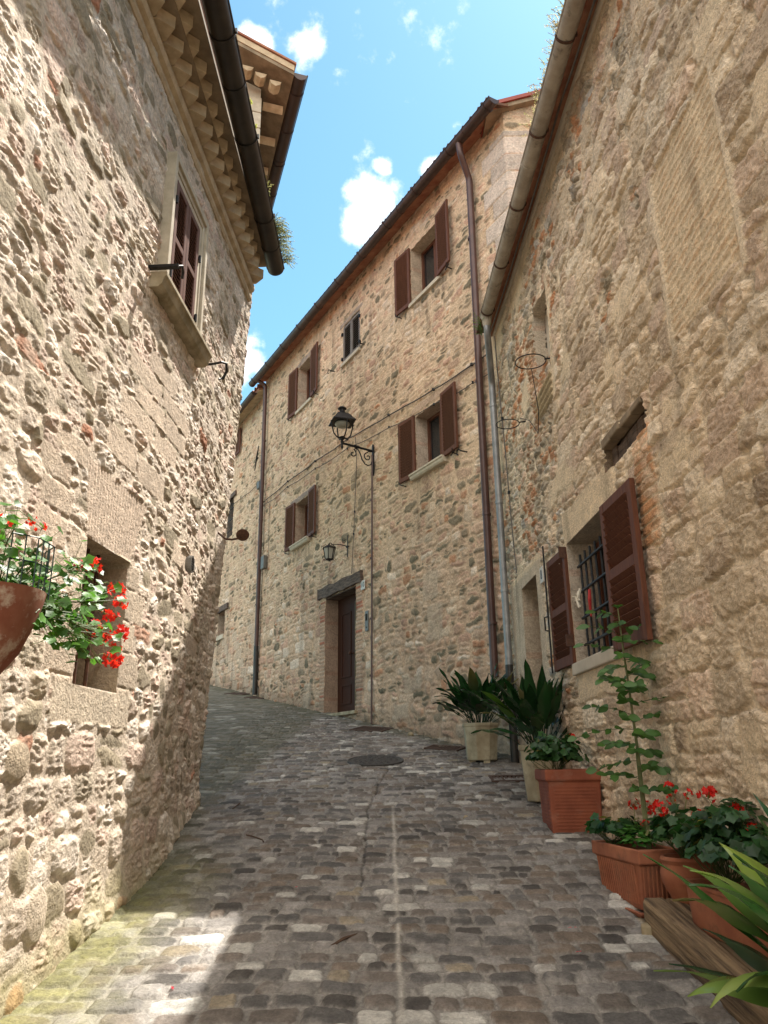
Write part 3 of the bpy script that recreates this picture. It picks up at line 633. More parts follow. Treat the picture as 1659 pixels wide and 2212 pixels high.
# vent
b = MB(); b.lathe([(.036, -.02), (.045, 0), (.045, .028), (.036, .028), (.034, .01)], lp(5.5, 1.40, .02), 20, LN); v = b.build('vent', M['greymetal'], left)
for q in v.data.vertices: q.co.z = (q.co.z - (1.40 + .7)) * 1.45 + (1.40 + .7)
b = MB()
for i in range(6): b.box(lp(5.5, 1.355 + i * .018, .045), .010, .06, .009, np.stack([nrm(LN + V(0, 0, -.8)), LD, nrm(UZ + LN * .8)], 1))
b.build('vent_slats', M['galv'], v)

# ================================================================== RIGHT HOUSE
right = empty('stone_house', (1.7, 6.0, -.6), 'shaded cream stone house with red-brown shutters and a row of pots at its foot', 'house')
RB = radians(-2.1); RD = V(sin(RB), cos(RB), 0); RN = V(-cos(RB), sin(RB), 0)
def rp(y, z, h=0.): return V(xr(y), y, z) + RN * h
def rbox(b, y0, y1, z0, z1, h0, h1): b.box(rp((y0 + y1) / 2, (z0 + z1) / 2, (h0 + h1) / 2), h1 - h0, y1 - y0, z1 - z0, np.stack([RN, RD, UZ], 1))
R_OPS = [(5.25, 6.45, .76, 1.78, .30, (.40, .36, .30)), (7.64, 8.36, -.42, 1.80, .30, (.40, .35, .27)), (6.42, 7.0, 3.66, 4.40, .13, (.46, .41, .33)), (4.44, 5.28, 1.99, 2.20, .13, (.22, .17, .12))]
def build_right_wall():
    ss = list(np.arange(-3, 1.7, .09)) + geo(1.7, 9.24, .0078, .0014); zs = list(np.arange(-2.3, -1.2, .05)) + list(np.arange(-1.2, 5.45, .0075))
    ss = snap(ss, [v for o in R_OPS for v in o[:2]]); zs = snap(zs, [v for o in R_OPS for v in o[2:4]])
    S, T = np.meshgrid(ss, zs, indexing='ij')
    ra, ma, Ra, xa, ya = stones(S, T, 171, (.11, .22), (1.1, 3.0), psplit=.25, fill=(.90, 1.01), nexp=(3.0, 9), rot=.08, w1=.10, w2=.018, en=.26, ef=20., eo=4)
    rb, mb, Rb, xb, yb = stones(S, T, 173, (.05, .12), (1.5, 3.8), psplit=.3, fill=(.84, 1.04), nexp=(2.2, 5), rot=.2, w1=.12, w2=.024, en=.34, ef=20., eo=4)
    msk = fbm(S * .6, T * .6, 175, 3) + .45 * (5.6 - S) / 2 + .30 * (2.2 - T) / 2 + .1 > 0
    rr = np.where(msk, ra, rb); m = np.where(msk, ma, mb); R = np.where(msk[..., None], Ra, Rb); lx = np.where(msk, xa, xb); ly = np.where(msk, ya, yb)
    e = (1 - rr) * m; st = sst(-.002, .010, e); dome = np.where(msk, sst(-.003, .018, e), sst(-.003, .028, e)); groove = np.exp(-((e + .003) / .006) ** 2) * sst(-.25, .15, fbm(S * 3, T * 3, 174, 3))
    colA = [(.50, .42, .31), (.56, .475, .36), (.50, .40, .31), (.44, .36, .27), (.60, .53, .42), (.35, .285, .21)]
    colB = [(.48, .40, .30), (.54, .46, .35), (.25, .225, .17), (.34, .30, .24), (.40, .215, .12), (.50, .385, .30), (.44, .42, .38)]
    Ca, k = pal(R[..., 2], colA, [24, 20, 18, 14, 14, 6]); Cb_, kb = pal(R[..., 2], colB, [22, 20, 13, 13, 11, 14, 10])
    brickz = sst(.10, .30, fbm(S * 1.1 + 3, T * .9, 177, 3) + .35 * np.exp(-((S - 6.6) / .7) ** 2 - ((T - 3.4) / 1.0) ** 2))
    greyz = sst(.0, .3, fbm(S * .9 + 7, T * .9, 179, 3) + .4 * np.exp(-((S - 4.9) / .8) ** 2 - ((T - 3.6) / 1.1) ** 2))
    Cb_ = cmix(Cb_, np.ones_like(Cb_) * np.array([.40, .20, .105]), brickz * (R[..., 6] > .45)); Cb_ = cmix(Cb_, np.ones_like(Cb_) * np.array([.25, .235, .19]), greyz * (R[..., 7] > .5) * .85)
    Cs = np.where(msk[..., None], Ca, Cb_) * (.86 + .28 * R[..., 5])[..., None]
    rough = fbm(S * 12, T * 24, 181, 6, True); fine = fbm(S * 42, T * 42, 183, 3)
    rg = np.where(msk, .55, .95) * (.5 + .7 * R[..., 6])
    Cs = Cs * (1 + .16 * rg * (rough - .3) + .13 * fine)[..., None]
    mort = np.array([.62, .54, .41]) * (1 + .20 * fbm(S * 20, T * 20, 187, 3) + .14 * fbm(S * 1.1, T * 1.1, 189, 3))[..., None]
    film = sst(.10, .42, fbm(S * 4.5, T * 7, 191, 5) + .20 * (R[..., 3] - .5)) * np.where(msk, .60, .75)                 # mortar smeared over the stones
    C = cmix(mort, cmix(Cs, mort, film), st)
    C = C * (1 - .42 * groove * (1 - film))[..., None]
    prot = np.where(msk, .012 + .018 * R[..., 3], .010 + .026 * R[..., 3])
    tilt = ((R[..., 4] - .5) * lx + (R[..., 0] - .35) * ly) * .016
    h = st * dome * (prot + tilt) + st * rg * .026 * (rough - .35) * (1 - .5 * film) + .006 * fbm(S * 16, T * 16, 193, 3) + .008 * fbm(S * 2.2, T * 2.2, 195, 3) + .003 * fine
    h = h * (1 - .35 * film) + .008 * film
    # plaster: strip under the eave, margins of window and door, niche edge
    pn = .05 * fbm(S * 3, T * 3, 197, 4)
    def rect(s0, s1, t0, t1, w=.02): return sst(-w, w, np.minimum(np.minimum(S - s0, s1 - S), np.minimum(T - t0, t1 - T)) + pn)
    pl = sst(.22, .42, fbm(S * .9, T * 1.5, 199, 4) + .9 * (T - 4.85) * (T > 4.2) + .25 * (S > 8.6) * (T > 3.2))
    pl = np.maximum.reduce([pl, rect(5.15, 6.54, .62, 2.06), rect(4.9, 5.2, .5, 1.7) * .8, rect(7.42, 9.0, -.6, 1.98), rect(5.2, 6.5, .45, .72), rect(6.34, 6.46, 3.2, 4.5) * .8])
    hp = .020 + .005 * fbm(S * 6, T * 6, 201, 3); Cp = np.array([.58, .49, .35]) * (1 + .12 * fbm(S * 5, T * 5, 203, 4) - .12 * sst(.1, .5, fbm(S * 2, T * 9, 205, 3)))[..., None]
    h = h * (1 - pl) + hp * pl; C = cmix(C, Cp, pl)
    dp = rect(7.42, 9.05, -.6, 1.92); C = cmix(C, np.array([.40, .345, .27]) * (1 + .2 * fbm(S * 3, T * 3, 206, 4))[..., None], dp * .8)
    # bricked-up opening with straight plaster arrises
    ax = S - (3.10 + .85 * 0); q = sst(-.008, .008, np.minimum(np.minimum(S - 3.08, 3.92 - S), np.minimum(T - 2.28, 3.42 - T)) + .15 * pn)
    cour = np.clip(.5 + .5 * np.sin((T + .05 * S) * 2 * pi / .055 + 2.2 * fbm(S * 2, T * 5, 207, 3)) + .9 * fbm(S * 7, T * 22, 208, 3), 0, 1); Cq = cmix(np.array([.57, .48, .34]) * np.ones_like(C), np.ones_like(C) * np.array([.48, .35, .22]), sst(.45, .9, cour) * sst(-.3, .2, fbm(S * 5, T * 9, 209, 3)))
    h = h * (1 - q) + q * (.008 + .005 * cour + .006 * fbm(S * 9, T * 16, 211, 3)); C = cmix(C, Cq * (1 + .1 * fine)[..., None], q)
    for (a, b_) in ((3.05, 3.10), (3.90, 3.95)):
        q = sst(-.008, .004, np.minimum(np.minimum(S - a, b_ - S), np.minimum(T - 2.2, 3.42 - T)) + .03 * pn) * .85; h = h * (1 - q) + .022 * q; C = cmix(C, np.ones_like(C) * np.array([.60, .52, .39]), q)
    # brick patch right of the beam recess
    q = sst(-.01, .01, np.minimum(np.minimum(S - 4.42, 4.72 - S), np.minimum(T - 1.25, 2.0 - T)) + pn * .9) * (.5 + .5 * sst(-.1, .1, fbm(S * 4, T * 4, 213, 3)))
    bj = np.minimum(np.abs((T / .07) % 1 - .5) * -1 + .5, .5); bk = sst(.06, .16, np.minimum((T / .07) % 1, 1 - (T / .07) % 1)); C = cmix(C, cmix(np.ones_like(C) * np.array([.52, .43, .30]), np.ones_like(C) * np.array([.46, .26, .14]) * (.8 + .5 * R[..., 5])[..., None], bk), q)
    h = h * (1 - q) + q * (.012 + .01 * bk)
    # old moulded stone fragment set on end and its brick column
    q = sst(-.006, .006, np.minimum(np.minimum(S - 6.42, 7.1 - S), np.minimum(T - (3.18 + .06 * (S - 6.4)), 3.46 - T)) + .1 * pn); mol = np.sin((T - 3.2) * 2 * pi / .075)
    h = h * (1 - q) + q * (.035 + .010 * mol); C = cmix(C, np.ones_like(C) * np.array([.33, .27, .17]) * (1 + .12 * mol + .2 * fbm(S * 8, T * 8, 215, 3))[..., None], q)
    q = rect(6.72, 7.0, 3.46, 3.66, .01) + rect(7.0, 7.3, 3.0, 4.2, .02) * .6; q = np.clip(q, 0, 1); bk = sst(.08, .2, np.minimum((T / .06) % 1, 1 - (T / .06) % 1)); C = cmix(C, cmix(np.ones_like(C) * np.array([.5, .42, .3]), np.ones_like(C) * np.array([.42, .21, .11]), bk), q * .85)
    # damp and dirt at the foot, streaks under the eave
    gd = T - gz(0, S); ft = sst(.35, 0, gd + .14 * fbm(S * 3, T * 3, 217, 3)) * .55; C = cmix(C, np.ones_like(C) * np.array([.16, .125, .085]), ft); h = h + .035 * sst(.25, 0, gd)
    sk = sst(4.9, 5.4, T + .3 * fbm(S * 5, T * .6, 219, 3)) * .45; C = cmix(C, np.ones_like(C) * np.array([.26, .20, .12]), sk)
    stn = sst(.2, .5, fbm(S * 4, T * .8, 221, 4)) * .28; C = C * (1 - stn)[..., None]
    C = C * (1 + .14 * fbm(S * .7, T * .7, 223, 3))[..., None]
    P = np.stack([xr(S) + RN[0] * h, S + RN[1] * h, T], -1); Nn = np.repeat(RN[None], len(ss), 0)
    sm = (S[:-1, :-1] + S[1:, 1:]) / 2; tm = (T[:-1, :-1] + T[1:, 1:]) / 2; keep = tm > gz(0, sm) - .3
    for o in R_OPS: keep &= ~((sm > o[0]) & (sm < o[1]) & (tm > o[2]) & (tm < o[3]))
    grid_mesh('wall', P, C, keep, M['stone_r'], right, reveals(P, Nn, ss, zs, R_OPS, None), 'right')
build_right_wall()
b = MB(); b.add([rp(9.2, -.5, -.02), rp(9.2, 5.44, -.02), V(6, 8.7, 5.44), V(6, 8.7, -.5)], [(0, 1, 2, 3)]); b.add([(2.0, -3, -2.4), (2.0, -3, 5.44), (6, -3, 5.44), (6, -3, -2.4)], [(0, 1, 2, 3)])
b.add([(6, -3, -2.4), (6, -3, 5.44), (6, 8.7, 5.44), (6, 8.7, -.5)], [(0, 1, 2, 3)]); b.build('rear_wall', M['plaster'], right)
tile_roof('roof', rp(-3, 5.385, .16), RD * 12.0, V(3.6, 0, 1.2), 1, 1, M['rooftile'], right)
# soffit of flat tiles, with a cracked render edge
b = MB(); y = -1.0; random.seed(11)
while y < 8.9:
    w = random.uniform(.26, .34); y2 = min(y + w, 8.95); dz = random.uniform(-.006, .006)
    b.add([rp(y, 5.40 + dz, -.05), rp(y2 - .008, 5.40 + dz, -.05), rp(y2 - .008, 5.345 + dz, .27), rp(y, 5.345 + dz, .27), rp(y, 5.44 + dz, -.05), rp(y2 - .008, 5.44 + dz, -.05), rp(y2 - .008, 5.385 + dz, .27), rp(y, 5.385 + dz, .27)],
          [(0, 3, 2, 1), (4, 5, 6, 7), (2, 3, 7, 6), (0, 1, 5, 4), (1, 2, 6, 5), (0, 4, 7, 3)]); y += w
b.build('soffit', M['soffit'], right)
b = MB(); b.extrude([(-.03, 5.30), (.035, 5.31), (.05, 5.345), (.03, 5.375), (.075, 5.39), (.085, 5.41), (-.03, 5.41)], rp(-3, 0), RN, UZ, rp(8.95, 0) - rp(-3, 0), 1.0); b.build('eave_moulding', M['plaster'], right)
g = gutter(right, rp(.5, 5.285, .245), rp(8.33, 5.235, .245), .069, M['beige_gut'], step=.93, jm=M['rust'], full=True)
# grey zinc down pipe in the corner
def pipe(parent, pts, r, m, name='downpipe', clips=(), cm=None, n=12):
    b = MB(); P = [np.asarray(p, float) for p in pts]; out = [P[0]]
    for i in range(1, len(P) - 1):                           # rounded bends
        a = P[i] + nrm(P[i - 1] - P[i]) * .07; c = P[i] + nrm(P[i + 1] - P[i]) * .07
        for t in (0, .25, .5, .75, 1): out.append(a * (1 - t) ** 2 + P[i] * 2 * t * (1 - t) + c * t * t)
    out.append(P[-1]); b.tube(out, r, n)
    o = b.build(name, m, parent, smooth='edge')
    for c in clips:
        k = MB(); k.tube([V(c[0], c[1], c[2] - .015), V(c[0], c[1], c[2] + .015)], r + .006, 12); k.build('pipe_clip', cm or m, o)
    return o
ppx = rp(8.92, 0, .10)
gp = pipe(right, [rp(8.28, 5.17, .245), rp(8.28, 4.98, .245), rp(8.92, 4.62, .10), V(ppx[0], ppx[1], 1.02)], .042, M['galv'], clips=[(ppx[0], ppx[1], z) for z in (4.3, 3.0, 1.9)])
pipe(right, [V(ppx[0], ppx[1], 1.04), V(ppx[0], ppx[1], gz(0, 8.9) + .01)], .046, M['pipe_black'])
k = MB(); k.lathe([(.07, .09), (.055, .0), (.045, -.06)], rp(8.28, 5.12, .245), 14); k.build('outlet', M['beige_gut'], g)
# window
y0, y1, z0, z1 = 5.25, 6.45, .76, 1.78
b = MB(); rbox(b, y0 + .01, y1 - .01, z0 + .01, z0 + .07, -.27, -.22); rbox(b, y0 + .01, y1 - .01, z1 - .07, z1 - .01, -.27, -.22); rbox(b, y0 + .01, y0 + .07, z0 + .07, z1 - .07, -.27, -.22); rbox(b, y1 - .07, y1 - .01, z0 + .07, z1 - .07, -.27, -.22); rbox(b, 5.825, 5.875, z0 + .07, z1 - .07, -.27, -.215)
rw = b.build('window', M['wood_r'], right, bevel=.003); rw['label'] = 'barred window between two open red-brown shutters'
b = MB(); rbox(b, y0 + .07, y1 - .07, z0 + .07, z1 - .07, -.255, -.245); b.build('pane', M['glass'], rw)
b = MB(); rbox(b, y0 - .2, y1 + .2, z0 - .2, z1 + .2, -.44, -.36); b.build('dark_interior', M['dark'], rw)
b = MB()
for i in range(8): yy = y0 + .12 + i * .14; b.tube([rp(yy, z0 - .0, -.06), rp(yy, z1 - .12, -.06)], .010, 7)
for z in (.90, 1.12, 1.34, 1.56): b.tube([rp(y0 - .02, z, -.045), rp(y1 - .06, z, -.045)], .012, 7)
b.build('grille', M['iron'], rw)
b = MB(); rbox(b, y0 - .12, y1 + .06, z0 - .10, z0 - .001, -.02, .05); b.build('window_sill', M['plaster'], rw, bevel=.01)
s_ = shutter(rw, rp(4.64, .68, .075), RD + RN * .02, UZ, RN, .61, 1.04, M['wood_r'], 2, fw=.075, pitch=.05, louv=.75)
s_ = shutter(rw, rp(6.46, .75, .030), RD + RN * .03, UZ, RN, .57, 1.01, M['wood_r'], 2, fw=.07, pitch=.05, louv=.75)
k = MB(); k.tube([rp(7.02, .74, .085), rp(7.02, 1.92, .085)], .008, 6); k.tube([rp(7.02, 1.25, .085), rp(7.06, 1.25, .11), rp(7.06, 1.13, .11), rp(7.02, 1.12, .10)], .008, 6); k.build('shutter_bolt', M['iron'], rw)
for z in (1.66, .9): k = MB(); rbox(k, 6.455, 6.475, z, z + .1, .03, .09); k.build('hinge', M['rust'], rw)
t = MB(); t.tube([rp(6.33, 1.36, -.03), rp(6.32, 1.28, .0), rp(6.34, 1.22, -.01), rp(6.30, 1.2, 0), rp(6.33, 1.27, .01), rp(6.35, 1.34, -.02)], .012, 5)
for q in range(14): a = random.uniform(0, 6.28); t.tube([rp(6.33, 1.28, -.01), rp(6.33 + .05 * cos(a), 1.27 + .05 * sin(a), random.uniform(-.03, .03))], .007, 4)
tag(t.build('string_bow', M['clothw']), 'small knot of white string tied to the window bars', 'string')
t = MB(); t.tube([rp(6.08, 1.30, -.03), rp(6.07, 1.22, -.02), rp(6.09, 1.14, -.025), rp(6.07, 1.08, -.02)], [.012, .016, .012, .006], 6); tag(t.build('ribbon', M['clothr']), 'short red ribbon hanging on the window bars', 'ribbon')
# doorway
b = MB(); y0, y1, z0, z1 = 7.64, 8.36, -.30, 1.80
rbox(b, y0, y0 + .07, z0, z1, -.30, -.20); rbox(b, y1 - .07, y1, z0, z1, -.30, -.20); rbox(b, y0 + .07, y1 - .07, z1 - .07, z1, -.30, -.20)
dr = b.build('door', M['wood_r'], right, bevel=.004); dr['label'] = 'narrow brown wooden door in a plastered recess'
b = MB(); rbox(b, y0 + .07, y1 - .07, z0, z1 - .07, -.29, -.24)
for (a, c) in ((-.1, .7), (.82, 1.60)): rbox(b, y0 + .17, y1 - .17, a, c, -.245, -.225)
b.build('door_leaf', M['wood_r'], dr, bevel=.006)
k = MB(); k.lathe([(.012, -.01), (.012, .03), (.025, .04), (.02, .06)], rp(7.80, .72, -.24), 12, RN); k.build('handle', M['iron'], dr)
b = MB(); rbox(b, 7.55, 8.45, -.45, -.27, -.3, .04); b.build('door_step', M['olds'], right, bevel=.01)
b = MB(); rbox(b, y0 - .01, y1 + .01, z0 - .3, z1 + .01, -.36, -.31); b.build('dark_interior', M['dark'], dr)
# niche back, recess back and beam
b = MB(); rbox(b, 6.38, 7.04, 3.62, 4.44, -.2, -.12); b.build('niche_infill', M['plaster'], right)
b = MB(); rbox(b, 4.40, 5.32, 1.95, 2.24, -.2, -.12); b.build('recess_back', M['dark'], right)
random.seed(4); b = MB(); pts = []
for i in range(9): yy = 4.45 + i * .82 / 8; pts.append((yy, 2.10 + random.uniform(-.01, .01), random.uniform(-.055, -.04)))
for i in range(8):
    rbox(b, pts[i][0], pts[i + 1][0], 2.01 + random.uniform(-.006, .006), 2.165 + random.uniform(-.008, .008), -.12, pts[i][2])
b.build('wooden_lintel', M['beam'], right, bevel=.008)
b = MB()
for i in range(4): rbox(b, 4.46 + i * .205, 4.65 + i * .205, 2.166, 2.215 + .008 * i, -.05, .035 + random.uniform(-.01, .01))
b.build('lintel_stone', M['eave_dark'], right, bevel=.01)
def text_mesh(name, txt, size, loc, ax, up, m, parent=None):
    c = bpy.data.curves.new('t', 'FONT'); c.body = txt; c.size = size; c.align_x = 'CENTER'; c.align_y = 'CENTER'; c.extrude = .0012
    o = bpy.data.objects.new('t', c); COL.objects.link(o); bpy.context.view_layer.update()
    me = bpy.data.meshes.new_from_object(o.evaluated_get(bpy.context.evaluated_depsgraph_get())); bpy.data.objects.remove(o)
    ax = nrm(ax); up = nrm(up); n = np.cross(ax, up)
    me.transform(Matrix(((ax[0], up[0], n[0], loc[0]), (ax[1], up[1], n[1], loc[1]), (ax[2], up[2], n[2], loc[2]), (0, 0, 0, 1))))
    r = bpy.data.objects.new(name, me); COL.objects.link(r); me.materials.clear(); me.materials.append(m)
    if parent is not None: r.parent = parent; me.transform(Matrix.Translation(-parent.location))
    return r
b = MB(); rbox(b, 7.30, 7.42, 1.645, 1.80, .022, .036); pl8 = b.build('house_number', M['white'], None, bevel=.003); tag(pl8, 'small cream plate reading 8 beside the right-hand doorway', 'house number')
text_mesh('digit', '8', .13, rp(7.36, 1.722, .0375), -RD, UZ, M['ink'], pl8)

# ================================================================== CENTRE HOUSE
centre = empty('stone_house', tuple(cp(-.3, .6)), 'tall stone house number 10 closing the view, with six shuttered windows', 'house')
C_OPS = [(1.20, 2.0, 7.36, 8.42, .26, (.50, .43, .33)), (-1.07, -.34, 7.38, 8.22, .07, (.42, .36, .27)), (-3.86, -3.0, 7.20, 8.26, .26, (.50, .43, .32)), (1.18, 1.95, 4.27, 5.20, .26, (.40, .32, .24)), (-3.80, -3.02, 4.18, 5.14, .26, (.46, .40, .31)),
         (-.91, .36, .80, 2.88, .36, (.34, .26, .19))]
SCN = -5.64; GD = V(1., .0, 0); GN = V(GD[1], -GD[0], 0)
def eave_z(s): return 8.86 + (np.clip(s, SCN, 99) - SCN) * .030
def build_c_wall(name, s0, s1, ops, parent, seed, back=0., ztop=None, gable=False, ds=.0165, zlo=-.4):
    ss = np.array(list(np.arange(s0, s1, ds)) + [s1]); zs = np.arange(zlo, 10.3 if gable else 9.3, .0145)
    ss = snap(ss, [v for o in ops for v in o[:2]] + ([SCN] if gable else [])); zs = snap(zs, [v for o in ops for v in o[2:4]])
    S, T = np.meshgrid(ss, zs, indexing='ij')
    rr, m, R, lx, ly = stones(S, T, seed, (.07, .15), (1.2, 3.4), psplit=.50, fill=(.74, 1.0), nexp=(2.0, 6), rot=.14, w1=.12, w2=.022, en=.22)
    r2, m2, R2, lx2, ly2 = stones(S, T, seed + 40, (.12, .22), (1.0, 2.6), psplit=.3, fill=(.82, 1.0), nexp=(2.2, 6), rot=.10, w1=.10, w2=.02, en=.24, ef=16., eo=3)
    big = (fbm(S * .55, T * .7, seed + 44, 3) + .10 * (2.5 - T) / 2) > .10
    rr = np.where(big, r2, rr); m = np.where(big, m2, m); R = np.where(big[..., None], R2, R); lx = np.where(big, lx2, lx); ly = np.where(big, ly2, ly)
    e = (1 - rr) * m; st = sst(-.002, .010, e); dome = sst(-.004, .028, e)
    cols = [(.170, .155, .105), (.27, .225, .155), (.46, .34, .24), (.50, .39, .28), (.54, .45, .33), (.42, .24, .14), (.44, .30, .215), (.60, .52, .41)]
    upz = sst(1.5, 5.0, T + fbm(S * .4, T * .4, seed + 2, 2))
    Cs, k = pal(R[..., 2], cols, [13, 8, 19, 18, 14, 4, 15, 7])
    Cs = Cs * (.84 + .30 * R[..., 5])[..., None]
    rough = fbm(S * 14, T * 18, seed + 4, 4, True); fine = fbm(S * 30, T * 30, seed + 6, 2)
    Cs = Cs * (1 + .15 * (rough - .3) + .10 * fine)[..., None]
    mort = cmix(np.ones_like(Cs) * np.array([.50, .375, .255]), np.ones_like(Cs) * np.array([.57, .46, .315]), upz) * (1 + .14 * fbm(S * 15, T * 15, seed + 8, 3) + .16 * fbm(S * .9, T * .9, seed + 10, 3))[..., None]
    film = sst(-.05, .35, fbm(S * 2.2, T * 2.6, seed + 12, 4) + .30 * (R[..., 3] - .5) + .14 * (upz - .4)) * np.where(k <= 1, .25, .88)
    C = cmix(mort, cmix(Cs, mort, film), st)
    h = st * dome * (.006 + .026 * R[..., 3] * (1 - .45 * upz)) * (1 - .6 * film) + st * .009 * (rough - .35) * (1 - film) + .004 * fbm(S * 12, T * 12, seed + 14, 3) + .012 * fbm(S * 1.8, T * 1.8, seed + 16, 3)
    pn = .04 * fbm(S * 3, T * 3, seed + 18, 3)
    def rect(a, b, c, d, w=.015): return sst(-w, w, np.minimum(np.minimum(S - a, b - S), np.minimum(T - c, d - T)) + pn)
    if gable:
        for (a, b_, c, d) in ((-1.15, -.91, .7, 2.9), (.36, .58, .7, 2.85)):       # brick jambs of the door
            q = rect(a, b_, c, d, .01) * .85; row = np.floor(T / .068); bk = sst(.08, .2, np.minimum((T / .068) % 1, 1 - (T / .068) % 1)); hv = (np.sin(row * 12.9898) * 43758.5) % 1
            C = cmix(C, cmix(np.ones_like(C) * np.array([.44, .36, .27]), cmix(np.ones_like(C) * np.array([.40, .28, .19]), np.ones_like(C) * np.array([.34, .12, .07]), (hv > .88) * 1.), bk), q); h = h * (1 - q) + q * (.01 + .012 * bk)
        for (a, b_, c, d, cc) in ((-4.9, -2.9, 5.2, 5.32, (.44, .34, .25)), (.95, 2.25, 5.21, 5.33, (.28, .25, .22)), (1.0, 2.2, 8.43, 8.54, (.30, .26, .22)), (-1.2, -.2, 8.23, 8.31, (.30, .27, .23))):
            q = rect(a, b_, c, d, .008) * .9; C = cmix(C, np.ones_like(C) * np.array(cc), q); h = h * (1 - q) + q * .016
        for (a, b_, c, d) in ((.95, 1.35, 1.0, 1.25), (.95, 1.3, 1.28, 1.42), (.98, 1.3, .78, .96), (-3.6, -3.2, 1.6, 2.1), (-3.5, -3.1, 2.2, 2.6), (-2.6, -2.2, .6, .8), (-3.0, -2.5, .95, 1.15)):
            q = rect(a, b_, c, d, .012) * .7; C = cmix(C, np.ones_like(C) * np.array([.50, .42, .31]) * random.uniform(.85, 1.05), q); h = h * (1 - q) + q * .012
        # pale cut corner stones by the right edge
        row = np.floor(T / .30); lw = .38 + .22 * (row % 2); qd = np.abs(S - SCN)
        q = sst(-.01, .01, np.minimum(lw * np.where(S < SCN, 1.4, .9) - qd, np.minimum((T / .30) % 1, 1 - (T / .30) % 1) * .30 - .008)) * (T > 6.2) * (T < 8.5)
        C = cmix(C, np.ones_like(C) * np.array([.47, .43, .37]) * (1 + .14 * np.sin(row * 3.3) + .14 * fine)[..., None], q * .85); h = h * (1 - q) + q * .02
    else:
        row = np.floor(T / .24); q = (((np.floor(S / .42 + row * .5) * 7 + row * 13) % 5) < 2) * sst(.02, .05, np.minimum((T / .24) % 1, 1 - (T / .24) % 1)) * sst(.02, .05, np.minimum((S / .42 + row * .5) % 1, 1 - (S / .42 + row * .5) % 1)) * (T < 3.2) * .8
        C = cmix(C, np.ones_like(C) * np.array([.50, .42, .31]) * (1 + .1 * fine)[..., None], q); h = h * (1 - q) + q * .014
    for o in ops:
        if o[2] > 3: q = sst(.0, .35, fbm(S * 9, T * .9, seed + 46, 3) + .15) * (S > o[0] - .12) * (S < o[1] + .12) * np.clip(1 - (o[2] - T) / 1.1, 0, 1) * (T < o[2]); C = C * (1 - .30 * q)[..., None]
    yb = CO[1] + CD[1] * S; gd = T - gz(0, yb); ft = sst(.45, 0, gd + .2 * fbm(S * 2, T * 2, seed + 20, 3)) * .5; C = cmix(C, np.ones_like(C) * np.array([.14, .11, .075]), ft)
    C = C * (1 - .30 * sst(.12, .5, fbm(S * 3, T * .5, seed + 22, 3)) + .22 * fbm(S * .5, T * .5, seed + 24, 4))[..., None]
    s_f = np.maximum(S, SCN); X = CO[0] + CD[0] * s_f + CN[0] * (h - back); Y = CO[1] + CD[1] * s_f + CN[1] * (h - back)
    if gable:
        gd_ = np.maximum(SCN - S, 0); w = (S < SCN)[..., None] * 1.; X = X + GD[0] * gd_ + (GN[0] - CN[0]) * h * w[..., 0]; Y = Y + GD[1] * gd_ + (GN[1] - CN[1]) * h * w[..., 0]
    P = np.stack([X, Y, T], -1); Nn = np.repeat(CN[None], len(ss), 0)
    sm = (S[:-1, :-1] + S[1:, 1:]) / 2; tm = (T[:-1, :-1] + T[1:, 1:]) / 2; keep = (tm > gz(0, CO[1] + CD[1] * np.maximum(sm, SCN)) - .3)
    if gable: keep &= np.where(sm < SCN, (tm < 8.83 + (SCN - sm) * .30) & (tm > 4.6), tm < eave_z(sm))
    else: keep &= tm < (ztop or 9.0)
    for o in ops: keep &= ~((sm > o[0]) & (sm < o[1]) & (tm > o[2]) & (tm < o[3]))
    return grid_mesh(name, P, C, keep, M['stone_c'], parent, reveals(P, Nn, ss, zs, ops, None), 'centre')
build_c_wall('wall', SCN - 4.5, 4.22, C_OPS, centre, 271, gable=True)
CR = np.stack([CN, CD, UZ], 1)
def cbox(b, s0, s1, z0, z1, h0, h1): b.box(cp((s0 + s1) / 2, (z0 + z1) / 2, (h0 + h1) / 2), h1 - h0, s1 - s0, z1 - z0, CR)
# eave: sloping flat-tile soffit, gutter
def soffit_c(parent, s0, s1, za, zb, m, back=0):
    b = MB(); s = s0; random.seed(int(s0 * 10) + 50)
    f = lambda q: za + (zb - za) * (q - s0) / (s1 - s0)
    while s < s1 - .01:
        s2 = min(s + random.uniform(.28, .34), s1); d = random.uniform(-.005, .005)
        b.add([cp(s, f(s) + .02 + d, -.03 - back), cp(s2 - .012, f(s2) + .02 + d, -.03 - back), cp(s2 - .012, f(s2) - .07 + d, .27 - back), cp(s, f(s) - .07 + d, .27 - back)] +
              [cp(s, f(s) + .06 + d, -.03 - back), cp(s2 - .012, f(s2) + .06 + d, -.03 - back), cp(s2 - .012, f(s2) - .03 + d, .27 - back), cp(s, f(s) - .03 + d, .27 - back)], [(0, 3, 2, 1), (4, 5, 6, 7), (2, 3, 7, 6), (0, 1, 5, 4), (1, 2, 6, 5), (0, 4, 7, 3)]); s = s2
    b.build('soffit', m, parent)
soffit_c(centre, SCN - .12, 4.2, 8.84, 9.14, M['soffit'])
roofu = -CN * 4 + V(0, 0, 1.25)
r_o = cp(SCN - .15, 8.86, .30)
tile_roof('roof', cp(SCN - .05, 8.83, .30), CD * 9.9 + V(0, 0, .29), roofu, 1, 1, M['rooftile'], centre)
qc = cp(SCN, 8.80, 0.)
